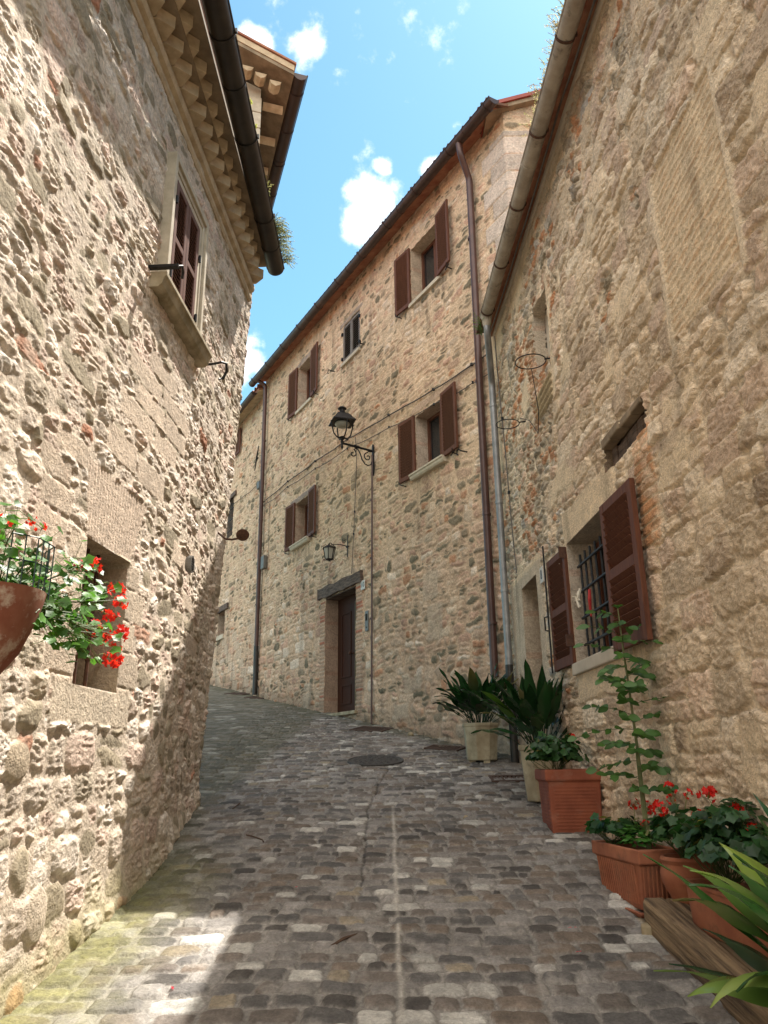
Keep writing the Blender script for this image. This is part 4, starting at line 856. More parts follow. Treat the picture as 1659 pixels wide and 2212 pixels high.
def verge(b, x0, x1, za, zb, ya, yb):
    P4 = lambda x, y, z: V(qc[0] + x, qc[1] + y, qc[2] + x * .30 + z)
    b.add([P4(x0, ya, za), P4(x1, ya, za), P4(x1, yb, za), P4(x0, yb, za), P4(x0, ya, zb), P4(x1, ya, zb), P4(x1, yb, zb), P4(x0, yb, zb)], [(0, 3, 2, 1), (4, 5, 6, 7), (0, 1, 5, 4), (1, 2, 6, 5), (2, 3, 7, 6), (3, 0, 4, 7)])
b = MB(); verge(b, -.24, 4.4, .035, .10, -.10, .7); b.build('verge_stone', M['eave_dark'], centre)
b = MB(); verge(b, -.26, 2.2, .103, .165, -.13, .7); b.build('verge_flashing', M['redmetal'], centre)
gutter(centre, cp(4.35, 9.06, .32), cp(SCN - .22, 8.74, .32), .085, M['gut_brown'], step=.98)
# building body behind: back for its shadow, inner plane added to block leaking sun
b = MB(); gb = cp(SCN, 0) + GD * 8; fb = cp(14, 0) - CN * 8
b.add([gb + V(0, 0, -1), gb + V(0, 0, 8.9), fb + V(0, 0, 8.9), fb + V(0, 0, -1)], [(0, 1, 2, 3)]); b.add([cp(SCN - .0, -1, -1.25), cp(SCN, 8.8, -1.25), cp(13, 9.0, -1.25), cp(13, -1, -1.25)], [(0, 1, 2, 3)]); b.build('rear_wall', M['plaster'], centre)
# windows of the centre house
def c_window(s0, s1, z0, z1, sw, label, curtain=False, marble=True, seed=0, left=True, rightl=True, loff=.075, roff=.05, parent=centre, back=0.):
    b = MB(); d0, d1 = -.25 - back, -.20 - back; f = .05
    cbox(b, s0 + .004, s1 - .004, z0 + .004, z0 + f, d0, d1); cbox(b, s0 + .004, s1 - .004, z1 - f, z1 - .004, d0, d1); cbox(b, s0 + .004, s0 + f, z0 + f, z1 - f, d0, d1); cbox(b, s1 - f, s1 - .004, z0 + f, z1 - f, d0, d1)
    cbox(b, (s0 + s1) / 2 - .035, (s0 + s1) / 2 + .035, z0 + f, z1 - f, d0, d1 + .004)
    w = b.build('window', M['wood'], parent, bevel=.003); w['label'] = label
    b = MB(); cbox(b, s0 + f, s1 - f, z0 + f, z1 - f, d0 + .01, d0 + .016); b.build('pane', M['glass'], w)
    b = MB(); cbox(b, s0 - .1, s1 + .1, z0 - .1, z1 + .1, d0 - .18, d0 - .12); b.build('dark_interior', M['dark'], w)
    if curtain:
        b = MB(); n = 24; vs = [cp(s0 + f + (s1 - s0 - 2 * f) * i / n, z, d1 - .018 + .004 * sin(i * 1.9) - .02) for i in range(n + 1) for z in (z0 + f, z1 - f)]
        b.add(vs, [(2 * i, 2 * i + 2, 2 * i + 3, 2 * i + 1) for i in range(n)]); b.build('curtain', M['curtain'], w)
    b = MB()
    if marble: b.extrude([(-.06, z0 - .09), (.075, z0 - .09), (.095, z0 - .065), (.10, z0 - .03), (.115, z0 - .025), (.115, z0 + .004), (-.06, z0 + .004)], cp(s0 - .08, 0, -back), CN, UZ, CD, (s1 - s0) + .16)
    else: b.extrude([(-.06, z0 - .06), (.05, z0 - .06), (.05, z0 + .004), (-.06, z0 + .004)], cp(s0 - .05, 0, -back), CN, UZ, CD, (s1 - s0) + .10)
    b.build('window_sill', M['marble'], w, bevel=.004)
    h = z1 - z0 + .06
    if left:
        shutter(w, cp(s1 + .01, z0 - .02, .03 - back), CD + CN * loff, UZ, CN, sw, h, M['wood'], 1, pitch=.045)
        k = MB(); k.tube([cp(s1 + sw * .8, z0 - .08, 0 - back), cp(s1 + sw * .8, z0 - .07, .10 - back), cp(s1 + sw * .8 + .03, z0 - .02, .12 - back)], .009, 5); k.tube([cp(s1 + sw * .8 - .05, z0 - .10, .09 - back), cp(s1 + sw * .8 + .05, z0 - .05, .09 - back)], .008, 5); k.build('shutter_catch', M['iron'], w)
    if rightl:
        shutter(w, cp(s0 - .01 - sw, z0 - .02, .03 + roff - back), CD - CN * roff / sw * .7, UZ, CN, sw, h, M['wood'], 1, pitch=.045)
        k = MB(); k.tube([cp(s0 - sw * .8, z0 - .08, 0 - back), cp(s0 - sw * .8, z0 - .07, .11 - back), cp(s0 - sw * .8 - .03, z0 - .02, .13 - back)], .009, 5); k.tube([cp(s0 - sw * .8 - .05, z0 - .05, .10 - back), cp(s0 - sw * .8 + .05, z0 - .10, .10 - back)], .008, 5); k.build('shutter_catch', M['iron'], w)
    return w
c_window(*C_OPS[0][:4], .42, 'upper left window with both brown shutters open', marble=False)
c_window(*C_OPS[2][:4], .43, 'upper right window with brown shutters open and a white curtain', curtain=True, marble=False, loff=.10, roff=.08)
c_window(*C_OPS[3][:4], .42, 'lower left window with brown shutters open above a moulded sill')
c_window(*C_OPS[4][:4], .44, 'lower right window with brown shutters open above a moulded sill')
s0, s1, z0, z1 = C_OPS[1][:4]
b = MB(); cbox(b, s0 + .002, s1 - .002, z0 + .002, z0 + .03, -.06, -.015); cbox(b, s0 + .002, s1 - .002, z1 - .03, z1 - .002, -.06, -.015); cbox(b, s0 - .004, s0 + .0035, z0 + .03, z1 - .03, -.06, -.015); cbox(b, s1 - .0035, s1 + .004, z0 + .03, z1 - .03, -.06, -.015)
w2 = b.build('window', M['wood_grey'], centre); w2['label'] = 'small window closed by weathered grey shutters'
shutter(w2, cp(s0 + .004, z0 + .032, -.01), CD, UZ, CN, (s1 - s0) / 2 - .006, z1 - z0 - .064, M['wood_grey'], 1, fw=.045, pitch=.045, closed=True)
shutter(w2, cp((s0 + s1) / 2 + .002, z0 + .032, -.01), CD, UZ, CN, (s1 - s0) / 2 - .006, z1 - z0 - .064, M['wood_grey'], 1, fw=.045, pitch=.045, closed=True)
b = MB(); cbox(b, s0 - .03, s1 + .03, z0 - .06, z0 - .002, -.02, .05); b.build('window_sill', M['marble'], w2)
b = MB(); cbox(b, s0 - .1, s1 + .1, z0 - .1, z1 + .1, -.16, -.09); b.build('dark_interior', M['dark'], w2)
for (s, z) in ((s1 + .02, 7.5), (s1 + .02, 8.05), (s0 - .02, 7.5), (s0 - .02, 8.05)): k = MB(); cbox(k, s - .02, s + .02, z - .03, z + .03, .0, .035); k.build('hinge', M['iron'], w2)
for (s, z) in ((.05, 7.42), (-4.36, 4.06), (-1.25, 7.36)):
    k = MB(); k.tube([cp(s, z, 0), cp(s, z, .10), cp(s + .03, z + .03, .12), cp(s + .07, z + .02, .12), cp(s + .08, z - .03, .12), cp(s + .05, z - .05, .12)], .010, 6); k.build('shutter_catch', M['iron'], centre)
# door 10
s0, s1, z0, z1 = C_OPS[5][:4]
b = MB(); cbox(b, s0 + .003, s0 + .06, z0, z1 - .002, -.33, -.25); cbox(b, s1 - .06, s1 - .003, z0, z1 - .002, -.33, -.25); cbox(b, s0 + .06, s1 - .06, z1 - .16, z1 - .002, -.33, -.25)
dr = b.build('door', M['door'], centre); dr['label'] = 'dark brown panelled door standing ajar in a brick-lined recess'
b = MB(); o = cp(s1 - .07, z0, -.26); ax = -CD; R = np.stack([ax, CN, UZ], 1); wd, hd_ = .66, z1 - z0 - .17
b.box(o + ax * wd / 2 + UZ * (hd_ / 2 + .01), wd, .045, hd_, R); lf = b.build('door_leaf', M['door'], dr, bevel=.004)
b = MB()
for (a, c) in ((.16, .50), (.62, hd_ - .14)):
    for (x0, x1, q0_, q1_) in ((.14, .17, a, c), (wd - .17, wd - .14, a, c), (.17, wd - .17, a, a + .03), (.17, wd - .17, c - .03, c)): b.box(o + ax * (x0 + x1) / 2 + UZ * (q0_ + q1_) / 2 + CN * .028, x1 - x0, .02, q1_ - q0_, R)
b.build('door_panel', M['door'], lf, bevel=.004)
b = MB(); b.box(o + ax * (wd + .012) + UZ * (hd_ / 2 + .01), .018, .05, hd_, R); b.build('door_edge_strip', M['brassy'], lf)
k = MB(); k.lathe([(.012, 0), (.012, .04), (.03, .05), (.034, .065), (.02, .08)], o + ax * (wd - .1) + UZ * 1.02 + CN * .02, 14, CN); k.build('handle', M['rust'], lf)
b = MB(); cbox(b, s0 - .3, s1 + .1, z0 - .1, z1 + .1, -1.1, -1.0); b.build('dark_interior', M['dark'], dr)
b = MB(); cbox(b, s0 - .06, s1 + .10, z0 - .05, z0 + .003, -.36, .07); b.build('threshold', M['olds'], centre, bevel=.006)
random.seed(3); b = MB(); n = 10; vs = []
for i in range(n + 1):
    s = -1.17 + 1.80 * i / n; zc = 2.985 + random.uniform(-.012, .012); hh = .10 + random.uniform(-.012, .012)
    for (hq, z) in ((-.02, zc - hh), (.05 + random.uniform(-.01, .01), zc - hh), (.06 + random.uniform(-.01, .01), zc + hh), (-.02, zc + hh)): vs.append(cp(s, z, hq))
b.add(vs, [(i * 4 + j, i * 4 + (j + 1) % 4, i * 4 + 4 + (j + 1) % 4, i * 4 + 4 + j) for i in range(n) for j in range(4)] + [(0, 1, 2, 3), (n * 4 + 3, n * 4 + 2, n * 4 + 1, n * 4)])
b.build('wooden_lintel', M['beam'], centre, bevel=.006)
b = MB(); b.extrude([(-.25, 0), (0, 0), (0, .02), (-.25, .02)], cp(s0, z1 - .018, 0), CN, UZ, CD, s1 - s0); b.build('lintel_underside', M['beam'], centre)
b = MB(); cbox(b, -1.28, -1.14, 2.74, 2.90, .02, .034); p10 = b.build('house_number', M['white'], None, bevel=.003); tag(p10, 'small cream plate reading 10 to the right of the door lintel', 'house number')
text_mesh('digits', '10', .12, cp(-1.21, 2.82, .0355), -CD, UZ, M['ink'], p10)
b = MB(); cbox(b, -1.40, -1.29, 2.03, 2.36, .015, .035); bl = b.build('doorbell', M['greymetal'], None, bevel=.004); tag(bl, 'tall grey metal doorbell panel beside the dark door', 'doorbell')
b = MB(); cbox(b, -1.375, -1.315, 2.20, 2.31, .036, .040); b.build('speaker_slot', M['dark'], bl)
b = MB(); b.lathe([(.012, 0), (.010, .008)], cp(-1.345, 2.09, .036), 10, CN); b.build('button', M['iron'], bl)
# down pipes of the centre house
def cpp(s, z, h=.10): return tuple(cp(s, z, h))
pipe(centre, [cpp(-4.98, 8.70, .32), cpp(-4.98, 8.52, .30), cpp(-4.88, 8.22, .09), cpp(-4.83, .95, .09)], .050, M['pipe_brown'], clips=[cpp(-4.85, z, .09) for z in (7.2, 4.9, 3.0, 1.6)])
pipe(centre, [cpp(3.98, 9.00, .30), cpp(3.94, 8.88, .10), cpp(3.92, 2.45, .08)], .048, M['pipe_brown'], clips=[cpp(3.93, z, .09) for z in (7.4, 5.4, 3.4)])
pipe(centre, [cpp(3.92, 2.47, .08), cpp(3.90, 1.42, .08)], .054, M['pipe_black'])
pipe(centre, [cpp(-1.62, 5.0, .05), cpp(-1.52, .50, .045)], .016, M['pipe_brown'], name='conduit', clips=[cpp(-1.60 + .1 * (5 - z) / 4.5, z, .05) for z in (4.2, 3.2, 2.2, 1.3)], n=8)

# ================================================================== FAR HOUSE beyond the left downpipe
far = empty('stone_house', tuple(cp(6, .9)), 'farther stretch of stone house front beyond the left downpipe, half hidden by the sunlit wall', 'house')
F_OPS = [(7.02, 7.60, 3.20, 3.82, .22, (.42, .36, .28)), (6.72, 7.3, 5.80, 6.86, .22, (.5, .43, .33)), (6.62, 7.2, 8.0, 8.72, .22, (.45, .38, .28))]
build_c_wall('wall', 4.20, 13.0, F_OPS, far, 371, back=.10, ztop=8.92, ds=.024)
soffit_c(far, 4.2, 13, 8.92, 8.92, M['eave'], back=.10)
gutter(far, cp(13, 8.86, .24), cp(4.38, 8.86, .24), .075, M['gut_brown'], step=1.2)
tile_roof('roof', cp(4.2, 8.93, .2), CD * 8.8, roofu, 1, 1, M['rooftile'], far)
for i, (o_, lb) in enumerate(zip(F_OPS, ('low dark window under a wooden lintel', 'middle dark window with an iron grille', 'top window with a brown shutter'))):
    s0, s1, z0, z1 = o_[:4]; b = MB(); cbox(b, s0 + .002, s1 - .002, z0 + .002, z0 + .05, -.33, -.28); cbox(b, s0 + .002, s1 - .002, z1 - .05, z1 - .002, -.33, -.28); cbox(b, s0 + .002, s0 + .05, z0 + .05, z1 - .05, -.33, -.28); cbox(b, s1 - .05, s1 - .002, z0 + .05, z1 - .05, -.33, -.28)
    w = b.build('window', M['door'], far); w['label'] = lb
    b = MB(); cbox(b, s0 - .05, s1 + .05, z0 - .05, z1 + .05, -.45, -.335); b.build('dark_interior', M['dark'], w)
    if i == 0:
        b = MB(); cbox(b, s0 - .32, s1 + .15, z1 + .0, z1 + .15, -.12, -.045); b.build('lintel', M['beam'], w, bevel=.006)
        b = MB(); cbox(b, s0 - .06, s1 + .06, z0 - .12, z0 - .001, -.12, -.05); b.build('window_sill', M['marble'], w, bevel=.006)
    if i == 1:
        b = MB(); cbox(b, s0 - .22, s1 + .15, z1 + .0, z1 + .12, -.12, -.045); b.build('lintel', M['beam'], w, bevel=.006)
        b = MB()
        for q in range(5): b.tube([cp(s0 + .06 + q * .115, z0, -.12), cp(s0 + .06 + q * .115, z1, -.12)], .01, 5)
        for z in (6.0, 6.3, 6.6): b.tube([cp(s0, z, -.12), cp(s1, z, -.12)], .01, 5)
        b.build('grille', M['iron'], w)
    if i == 2: shutter(w, cp(s0 - .36, z0, -.04), CD, UZ, CN, .34, z1 - z0, M['wood'], 1)

# ================================================================== TALL HOUSE showing above the left eave
tower = empty('stone_house', (-2.2, 8.2, 5.6), 'upper storey of a taller house rising above the left gutter', 'house')
K = V(-1.45, 7.4, 0); TD = V(-.309, .951, 0); TE = V(-.951, -.309, 0); TNn = V(.309, -.951, 0)
def tp(e, d, z): return K + TE * e + TD * d + UZ * z
b = MB(); b.add([tp(0, 0, 5.6), tp(4, 0, 5.6), tp(4, 0, 9.2), tp(0, 0, 7.9), tp(0, 7, 5.6), tp(4, 7, 5.6), tp(4, 7, 9.2), tp(0, 7, 7.9)], [(0, 1, 2, 3), (4, 7, 6, 5), (0, 3, 7, 4), (1, 5, 6, 2), (0, 4, 5, 1)])
tw = b.build('wall', M['plaster'], tower)
b = MB()                                                     # jutting corner stones
random.seed(9)
for i in range(9):
    z = 5.65 + i * .235; w = .34 if i % 2 else .22; b.box(tp(w / 2 - .012, w / 2 * .8 - .012, z + .11), w, w * .8, .222, np.stack([TE, TD, UZ], 1))
b.build('corner_stone', M['marble'], tower, bevel=.006)
b = MB()
b.add([tp(-.34, -.36, 7.86), tp(4, -.36, 9.42), tp(4, 7, 9.42), tp(-.34, 7, 7.86), tp(-.34, -.36, 7.91), tp(4, -.36, 9.47), tp(4, 7, 9.47), tp(-.34, 7, 7.91)], [(0, 3, 2, 1), (4, 5, 6, 7), (0, 1, 5, 4), (1, 2, 6, 5), (2, 3, 7, 6), (3, 0, 4, 7)])
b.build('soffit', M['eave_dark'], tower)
b = MB(); b.add([tp(-.34, -.37, 7.915), tp(4, -.37, 9.475), tp(4, 7, 9.475), tp(-.34, 7, 7.915), tp(-.34, -.37, 8.00), tp(4, -.37, 9.56), tp(4, 7, 9.56), tp(-.34, 7, 8.00)], [(0, 3, 2, 1), (4, 5, 6, 7), (0, 1, 5, 4), (1, 2, 6, 5), (2, 3, 7, 6), (3, 0, 4, 7)])
b.build('verge_slab', M['eave'], tower)
b = MB(); b.add([tp(-.36, -.39, 8.003), tp(4, -.39, 9.563), tp(4, 7, 9.563), tp(-.36, 7, 8.003), tp(-.36, -.39, 8.03), tp(4, -.39, 9.59), tp(4, 7, 9.59), tp(-.36, 7, 8.03)], [(0, 3, 2, 1), (4, 5, 6, 7), (0, 1, 5, 4), (1, 2, 6, 5), (2, 3, 7, 6), (3, 0, 4, 7)])
b.build('roof', M['rooftile'], tower)
for (e, d) in ((.04, -.12), (.20, -.12), (-.14, -.12)):
    b = MB(); b.extrude([(-.07, 0), (-.05, -.05), (0, -.075), (.05, -.05), (.07, 0)], tp(e, d - .12, 7.88 + e * .36), TE, UZ, TD, .14); b.build('corbel', M['eave'], tower)
for k in range(8): b = MB(); b.extrude([(-.05, 0), (-.04, -.05), (0, -.09), (.04, -.05), (.05, 0)], tp(-.05, .18 + k * .55, 7.85), TD, UZ, TE, -.25); b.build('corbel', M['eave'], tower)
gutter(tower, tp(-.42, 7, 7.92), tp(-.42, -.34, 7.92), .088, M['gut_brown'], step=.62)

# ================================================================== LAMPS
def spiral(o, ax, ay, r0, r1, a0, a1, n=26):
    return [np.asarray(o) + (np.asarray(ax) * cos(a0 + (a1 - a0) * i / n) + np.asarray(ay) * sin(a0 + (a1 - a0) * i / n)) * (r0 + (r1 - r0) * i / n) for i in range(n + 1)]
lamp = empty('wall_lamp', tuple(cp(-1.62, 4.7)), 'big black iron street lantern on a scrolled bracket high on the facing wall', 'street lamp')
sL = -1.62
b = MB(); cbox(b, sL - .025, sL + .025, 4.68, 5.16, .02, .045); b.extrude([(-.025, 0), (0, .05), (.025, 0)], cp(sL, 5.16, .02), CD, UZ, CN, .025); b.extrude([(-.025, 0), (0, -.05), (.025, 0)], cp(sL, 4.68, .02), CD, UZ, CN, .025); b.build('wall_plate', M['iron'], lamp, bevel=.003)
b = MB(); b.tube([cp(sL, 5.08, .04), cp(sL, 5.12, .62)], .020, 8); b.tube([cp(sL, 5.10, .30), cp(sL, 5.11, .40)], .026, 8); b.build('arm', M['iron'], lamp)
b = MB()
pts = spiral(cp(sL, 4.97, .42), CN, UZ, .012, .075, pi * 2.6, pi * .6, 22)
pts += [cp(sL, 5.075, .36), cp(sL, 5.05, .31), cp(sL, 4.97, .27), cp(sL, 4.89, .245), cp(sL, 4.82, .19), cp(sL, 4.80, .13), cp(sL, 4.825, .075), cp(sL, 4.90, .05), cp(sL, 4.98, .055)]
b.tube(pts, .011, 7); b.build('scroll', M['iron'], lamp)
b = MB(); b.tube(spiral(cp(sL, 4.955, .135), CN, UZ, .012, .078, -pi * 1.9, pi * .45, 24) + [cp(sL, 5.06, .12), cp(sL, 5.065, .06)], .010, 7); b.build('scroll', M['iron'], lamp)
C0 = cp(sL, 0, .62); ez = 5.12
b = MB(); b.lathe([(.006, -.12), (.016, -.09), (.026, -.075), (.016, -.05), (.020, .0), (.030, .03), (.020, .05), (.045, .085), (.06, .10), (.035, .115), (.012, .13)], C0 + UZ * ez, 16); b.build('stem', M['iron'], lamp)
cz = 5.50
for q in range(4):
    a = q * pi / 2 + radians(28); dx = V(cos(a), sin(a), 0); k = MB()
    k.tube([C0 + UZ * (ez + .09) + dx * .03, C0 + UZ * (ez + .10) + dx * .10, C0 + UZ * (ez + .16) + dx * .155, C0 + UZ * (ez + .25) + dx * .18, C0 + UZ * (cz) + dx * .205], .012, 7); k.build('cage_bar', M['iron'], lamp)
b = MB(); st4 = radians(28)
b.lathe([(.275, -.012), (.28, 0), (.225, .045), (.165, .115), (.12, .15), (.06, .165)], C0 + UZ * cz, 4, start=st4 - 0); can = b.build('canopy', M['iron'], lamp)
b = MB(); b.lathe([(.05, .16), (.06, .175), (.045, .20), (.05, .235), (.075, .25), (.075, .262), (.05, .285), (.02, .30)], C0 + UZ * cz, 16); b.build('finial', M['iron'], can, smooth='edge')
b = MB(); b.lathe([(.12, -.016), (.125, -.04), (.10, -.075), (.05, -.095), (.01, -.10)], C0 + UZ * cz, 20); b.build('glass', M['lampglass'], can, smooth='edge')
# small lantern above door 10
sl = empty('wall_lantern', tuple(cp(-.45, 3.5)), 'small black iron lantern with frosted panes hanging above the dark door', 'lantern')
s_ = -.62
b = MB(); b.tube([cp(s_, 3.44, .03), cp(s_, 3.84, .03)], .009, 6); cbox(b, s_ - .05, s_ + .05, 3.62, 3.635, .02, .04); b.build('wall_plate', M['iron'], sl)
b = MB(); b.tube([cp(s_, 3.63, .03)] + [cp(s_, 3.63 + .02 * sin(t * 3), .03 + .30 * t) for t in np.linspace(.1, 1, 8)] + [cp(s_, 3.66, .36), cp(s_, 3.64, .39)], .008, 6); b.tube(spiral(cp(s_, 3.72, .10), CN, UZ, .008, .05, 0, 8.5, 18), .006, 5); b.build('bracket', M['iron'], sl)
Cz = cp(s_, 3.57, .385)
b = MB(); b.lathe([(.008, .06), (.022, .05), (.03, .035), (.075, .02), (.125, -.01), (.13, -.016)], Cz, 6, start=.4); b.tube([Cz + UZ * .05, Cz + UZ * .09], .006, 5)
for q in range(6):
    a = .4 + q * pi / 3; dx = V(cos(a), sin(a), 0); b.tube([Cz + dx * .02 + UZ * .03, Cz + dx * .07 + UZ * .05, Cz + dx * .12 + UZ * .01, Cz + dx * .15 + UZ * .0, Cz + dx * .145 - UZ * .02], .004, 4)
b.build('canopy', M['iron'], sl)
b = MB(); b.lathe([(.105, -.018), (.065, -.21)], Cz, 6, start=.4); b.build('glass', M['lampglass'], sl)
b = MB()
for q in range(6):
    a = .4 + q * pi / 3; dx = V(cos(a), sin(a), 0); b.tube([Cz + dx * .107 - UZ * .018, Cz + dx * .067 - UZ * .21], .007, 5)
    b.tube([Cz + dx * .068 - UZ * .205, Cz + dx * .10 - UZ * .23, Cz + dx * .12 - UZ * .20, Cz + dx * .11 - UZ * .185], .004, 4)
b.lathe([(.070, -.205), (.072, -.22), (.02, -.225), (.008, -.25)], Cz, 6, start=.4); b.build('lantern_frame', M['iron'], sl)
# rusty plate on a curved arm at the end of the left wall
ra = empty('iron_bracket', (-1.40, 6.7, 1.9), 'rusty iron arm with a round plate sticking out of the sunlit wall end', 'bracket')
wl = V(xl(6.72) - float(lean(6.72, 1.95)), 6.72, 1.95)
b = MB(); b.tube([wl + V(-.05, 0, .10), wl + V(.04, 0, .03), wl + V(.08, 0, -.005), wl + V(.14, 0, -.012), wl + V(.20, 0, .0)], .010, 7); b.build('arm', M['rust'], ra)
b = MB(); b.lathe([(.012, -.02), (.055, -.012), (.060, 0), (.055, .006), (.01, .012)], wl + V(.235, 0, .03), 20, nrm(V(.15, -.75, -.62))); b.build('plate', M['rust'], ra, smooth='edge')

# ================================================================== CABLES, BOXES, RINGS
def cable(name, pts, r, label, m=None, clips=None, cat='cable'):
    b = MB(); b.tube(pts, r, 6); o = tag(b.build(name, m or M['cable']), label, cat)
    if clips:
        for c in clips:
            k = MB(); k.tube([c - UZ * .018, c + UZ * .018], r * 2.2, 6); k.build('cable_clip', M['iron'], o)
    return o
def wob(pts, a, n=5, seed=1):
    random.seed(seed); out = []
    for i in range(len(pts) - 1):
        for j in range(n): t = j / n; out.append(pts[i] * (1 - t) + pts[i + 1] * t + V(0, 0, random.uniform(-a, a) - a * 2 * sin(pi * t)))
    out.append(pts[-1]); return out
ca = [cp(3.98, 5.86, .035), cp(2.4, 5.86, .035), cp(.9, 5.80, .03), cp(-.6, 5.70, .035), cp(-2.2, 5.52, .035), cp(-3.6, 5.36, .03), cp(-4.62, 5.28, .035), cp(-5.03, 5.27, .035)]
cable('wall_cable', wob(ca, .008, 5, 1), .011, 'thicker upper electric cable clipped across the facing house front', clips=ca[1:-1])
cb_ = [p + V(0, 0, -.10 - .03 * i) for i, p in enumerate(ca)]
cable('wall_cable', wob(cb_, .012, 5, 2), .007, 'thinner lower electric cable running across the facing house front', clips=cb_[1:-1])
cable('wall_cable', wob([cp(-.93, 5.62, .03), cp(-.98, 5.2, .03), cp(-.90, 4.2, .03), cp(-.84, 3.6, .03), cp(-.80, 3.1, .04)], .008, 4, 3), .007, 'thin vertical cable dropping from the lantern arm to the door lintel', clips=[cp(-.90, 4.2, .03), cp(-.86, 3.8, .03)])
cable('wall_cable', wob([cp(3.72, 5.84, .03), cp(3.55, 5.70, .03), cp(3.52, 5.2, .03), cp(3.50, 4.6, .03), cp(3.52, 4.05, .03), cp(3.68, 4.0, .03)], .008, 4, 4), .006, 'short cable looping down to the grey junction box')
cable('wall_cable', wob([rp(8.8, 5.30, .10), rp(7.0, 5.31, .09), rp(5.2, 5.32, .10), rp(3.4, 5.30, .09), rp(1.5, 5.33, .1)], .010, 5, 5), .010, 'dark cable running under the eave of the shaded house')
cable('wall_cable', wob([rp(8.75, 5.20, .06), rp(8.72, 4.7, .06), rp(8.60, 3.5, .05), rp(8.50, 2.5, .05), rp(8.42, 2.0, .05)], .010, 4, 6), .008, 'dark cable hanging down the corner of the shaded wall', clips=[rp(8.65, 4.0, .05), rp(8.55, 3.0, .05)])
cable('wall_cable', wob([cp(4.36, 6.62, -.07), cp(4.9, 6.56, -.07), cp(6.0, 6.62, -.07), cp(8, 6.7, -.07)], .01, 4, 7), .008, 'thin cable on the farther house front beyond the downpipe')
b = MB(); cbox(b, 3.60, 3.80, 4.18, 4.48, .02, .10); jb = tag(b.build('junction_box', M['greymetal'], bevel=.008), 'grey box mounted beside the left brown downpipe', 'junction box')
b = MB(); cbox(b, 4.42, 4.60, 6.38, 6.56, -.09, .0); jb = tag(b.build('junction_box', M['greymetal'], bevel=.008), 'small grey box on the farther house front above the cable end', 'junction box')
b = MB(); b.tube([cp(4.50, 7.50, .02), cp(4.62, 7.25, .02), cp(4.74, 6.92, .02)], [.012, .022, .012], 6); b.lathe([(.02, -.02), (.035, 0), (.02, .02)], cp(4.62, 7.22, .0), 10, CN); tag(b.build('wall_anchor', M['iron']), 'slanting iron tie bar left of the left brown downpipe', 'tie bar')
def ring(y, z, rx, label, drop):
    r = empty('pot_ring', tuple(rp(y, z)), label, 'pot holder', 'iron pot rings on the shaded wall')
    c = rp(y + .10, z, .19); b = MB(); b.tube([c + (RN * cos(t) * rx * .9 + RD * sin(t) * rx * .9) for t in np.linspace(0, 2 * pi, 29)[:-1]], .0055, 6, close=True); b.build('hoop', M['iron'], r)
    b = MB(); b.tube([rp(y + .04, z + .01, -.02), rp(y + .05, z, .07)], .008, 6); b.build('spike', M['iron'], r); return r
ring(6.42, 3.60, .16, 'upper and larger empty iron hoop on the shaded wall', 0); ring(7.62, 3.50, .14, 'lower and smaller empty iron hoop nearer the grey pipe', 0)
cable('iron_wire', [rp(6.62, 3.58, .16), rp(6.75, 3.2, .09), rp(6.95, 3.05, .06), rp(7.3, 3.35, .05), rp(7.5, 3.47, .10)], .004, 'thin dark wire hanging between the two iron hoops', M['iron'], cat='wire')

# ================================================================== GROUND IRONWORK
SLOPE = radians(math.degrees(math.atan(.17)))
GY = nrm(V(0, 1, .17)); GNm = nrm(np.cross(V(1, 0, 0), GY)); GR = np.stack([V(1, 0, 0), GY, GNm], 1)
mh = empty('manhole_cover', (-.13, 9.15, gz(0, 9.15)), 'round iron manhole cover in the cobbles', 'manhole cover')
c = V(-.13, 9.15, gz(0, 9.15)) + GNm * .014
b = MB(); b.lathe([(.32, -.02), (.32, .006), (.30, .006), (.298, .0), (.298, -.02)], c, 40, GNm); b.build('frame', M['manhole'], mh)
b = MB(); b.lathe([(.294, -.02), (.294, .002), (.05, .002)], c, 40, GNm)
for rr_ in (.06, .12, .18, .24):
    n = int(rr_ * 90)
    for q in range(n): a = 2 * pi * q / n; b.box(c + GR @ V(cos(a) * rr_, sin(a) * rr_, .004), .03, .022, .006, GR @ np.array([[cos(a), -sin(a), 0], [sin(a), cos(a), 0], [0, 0, 1]]))
b.build('lid', M['manhole'], mh)
def grate(x, y, w, d, ang, label):
    g = empty('drain_grate', (x, y, gz(x, y)), label, 'drain grate', 'rusty drain grates set in the cobbles'); ca_, sa_ = cos(ang), sin(ang); R = GR @ np.array([[ca_, -sa_, 0], [sa_, ca_, 0], [0, 0, 1]])
    c = V(x, y, gz(x, y)) + GNm * .016; b = MB()
    b.box(c + R @ V(0, d / 2 - .015, 0), w, .03, .02, R); b.box(c + R @ V(0, -d / 2 + .015, 0), w, .03, .02, R); b.box(c + R @ V(w / 2 - .015, 0, 0), .03, d - .062, .02, R); b.box(c + R @ V(-w / 2 + .015, 0, 0), .03, d - .062, .02, R); b.build('frame', M['grate'], g)
    b = MB(); n = int((w - .06) / .04)
    for i in range(n): b.box(c + R @ V(-w / 2 + .03 + (i + .5) * (w - .06) / n, 0, -.003), .02, d - .064, .014, R)
    b.box(c - GNm * .016, w - .06, d - .06, .006, R); b.build('bars', M['grate'], g)
grate(-.22, 11.75, .52, .42, -.49, 'drain grate at the foot of the thin brown conduit'); grate(1.22, 8.02, .42, .28, 0, 'drain grate in front of the plastered doorway'); grate(-3.35, 18.0, .55, .45, -.49, 'farthest drain grate near the black foot of the left downpipe'); grate(-2.75, 17.0, .5, .4, -.49, 'drain grate just nearer than the farthest one, below the left downpipe')
grate(.72, 9.95, .45, .30, -.49, 'drain grate between the manhole cover and the octagonal planter')

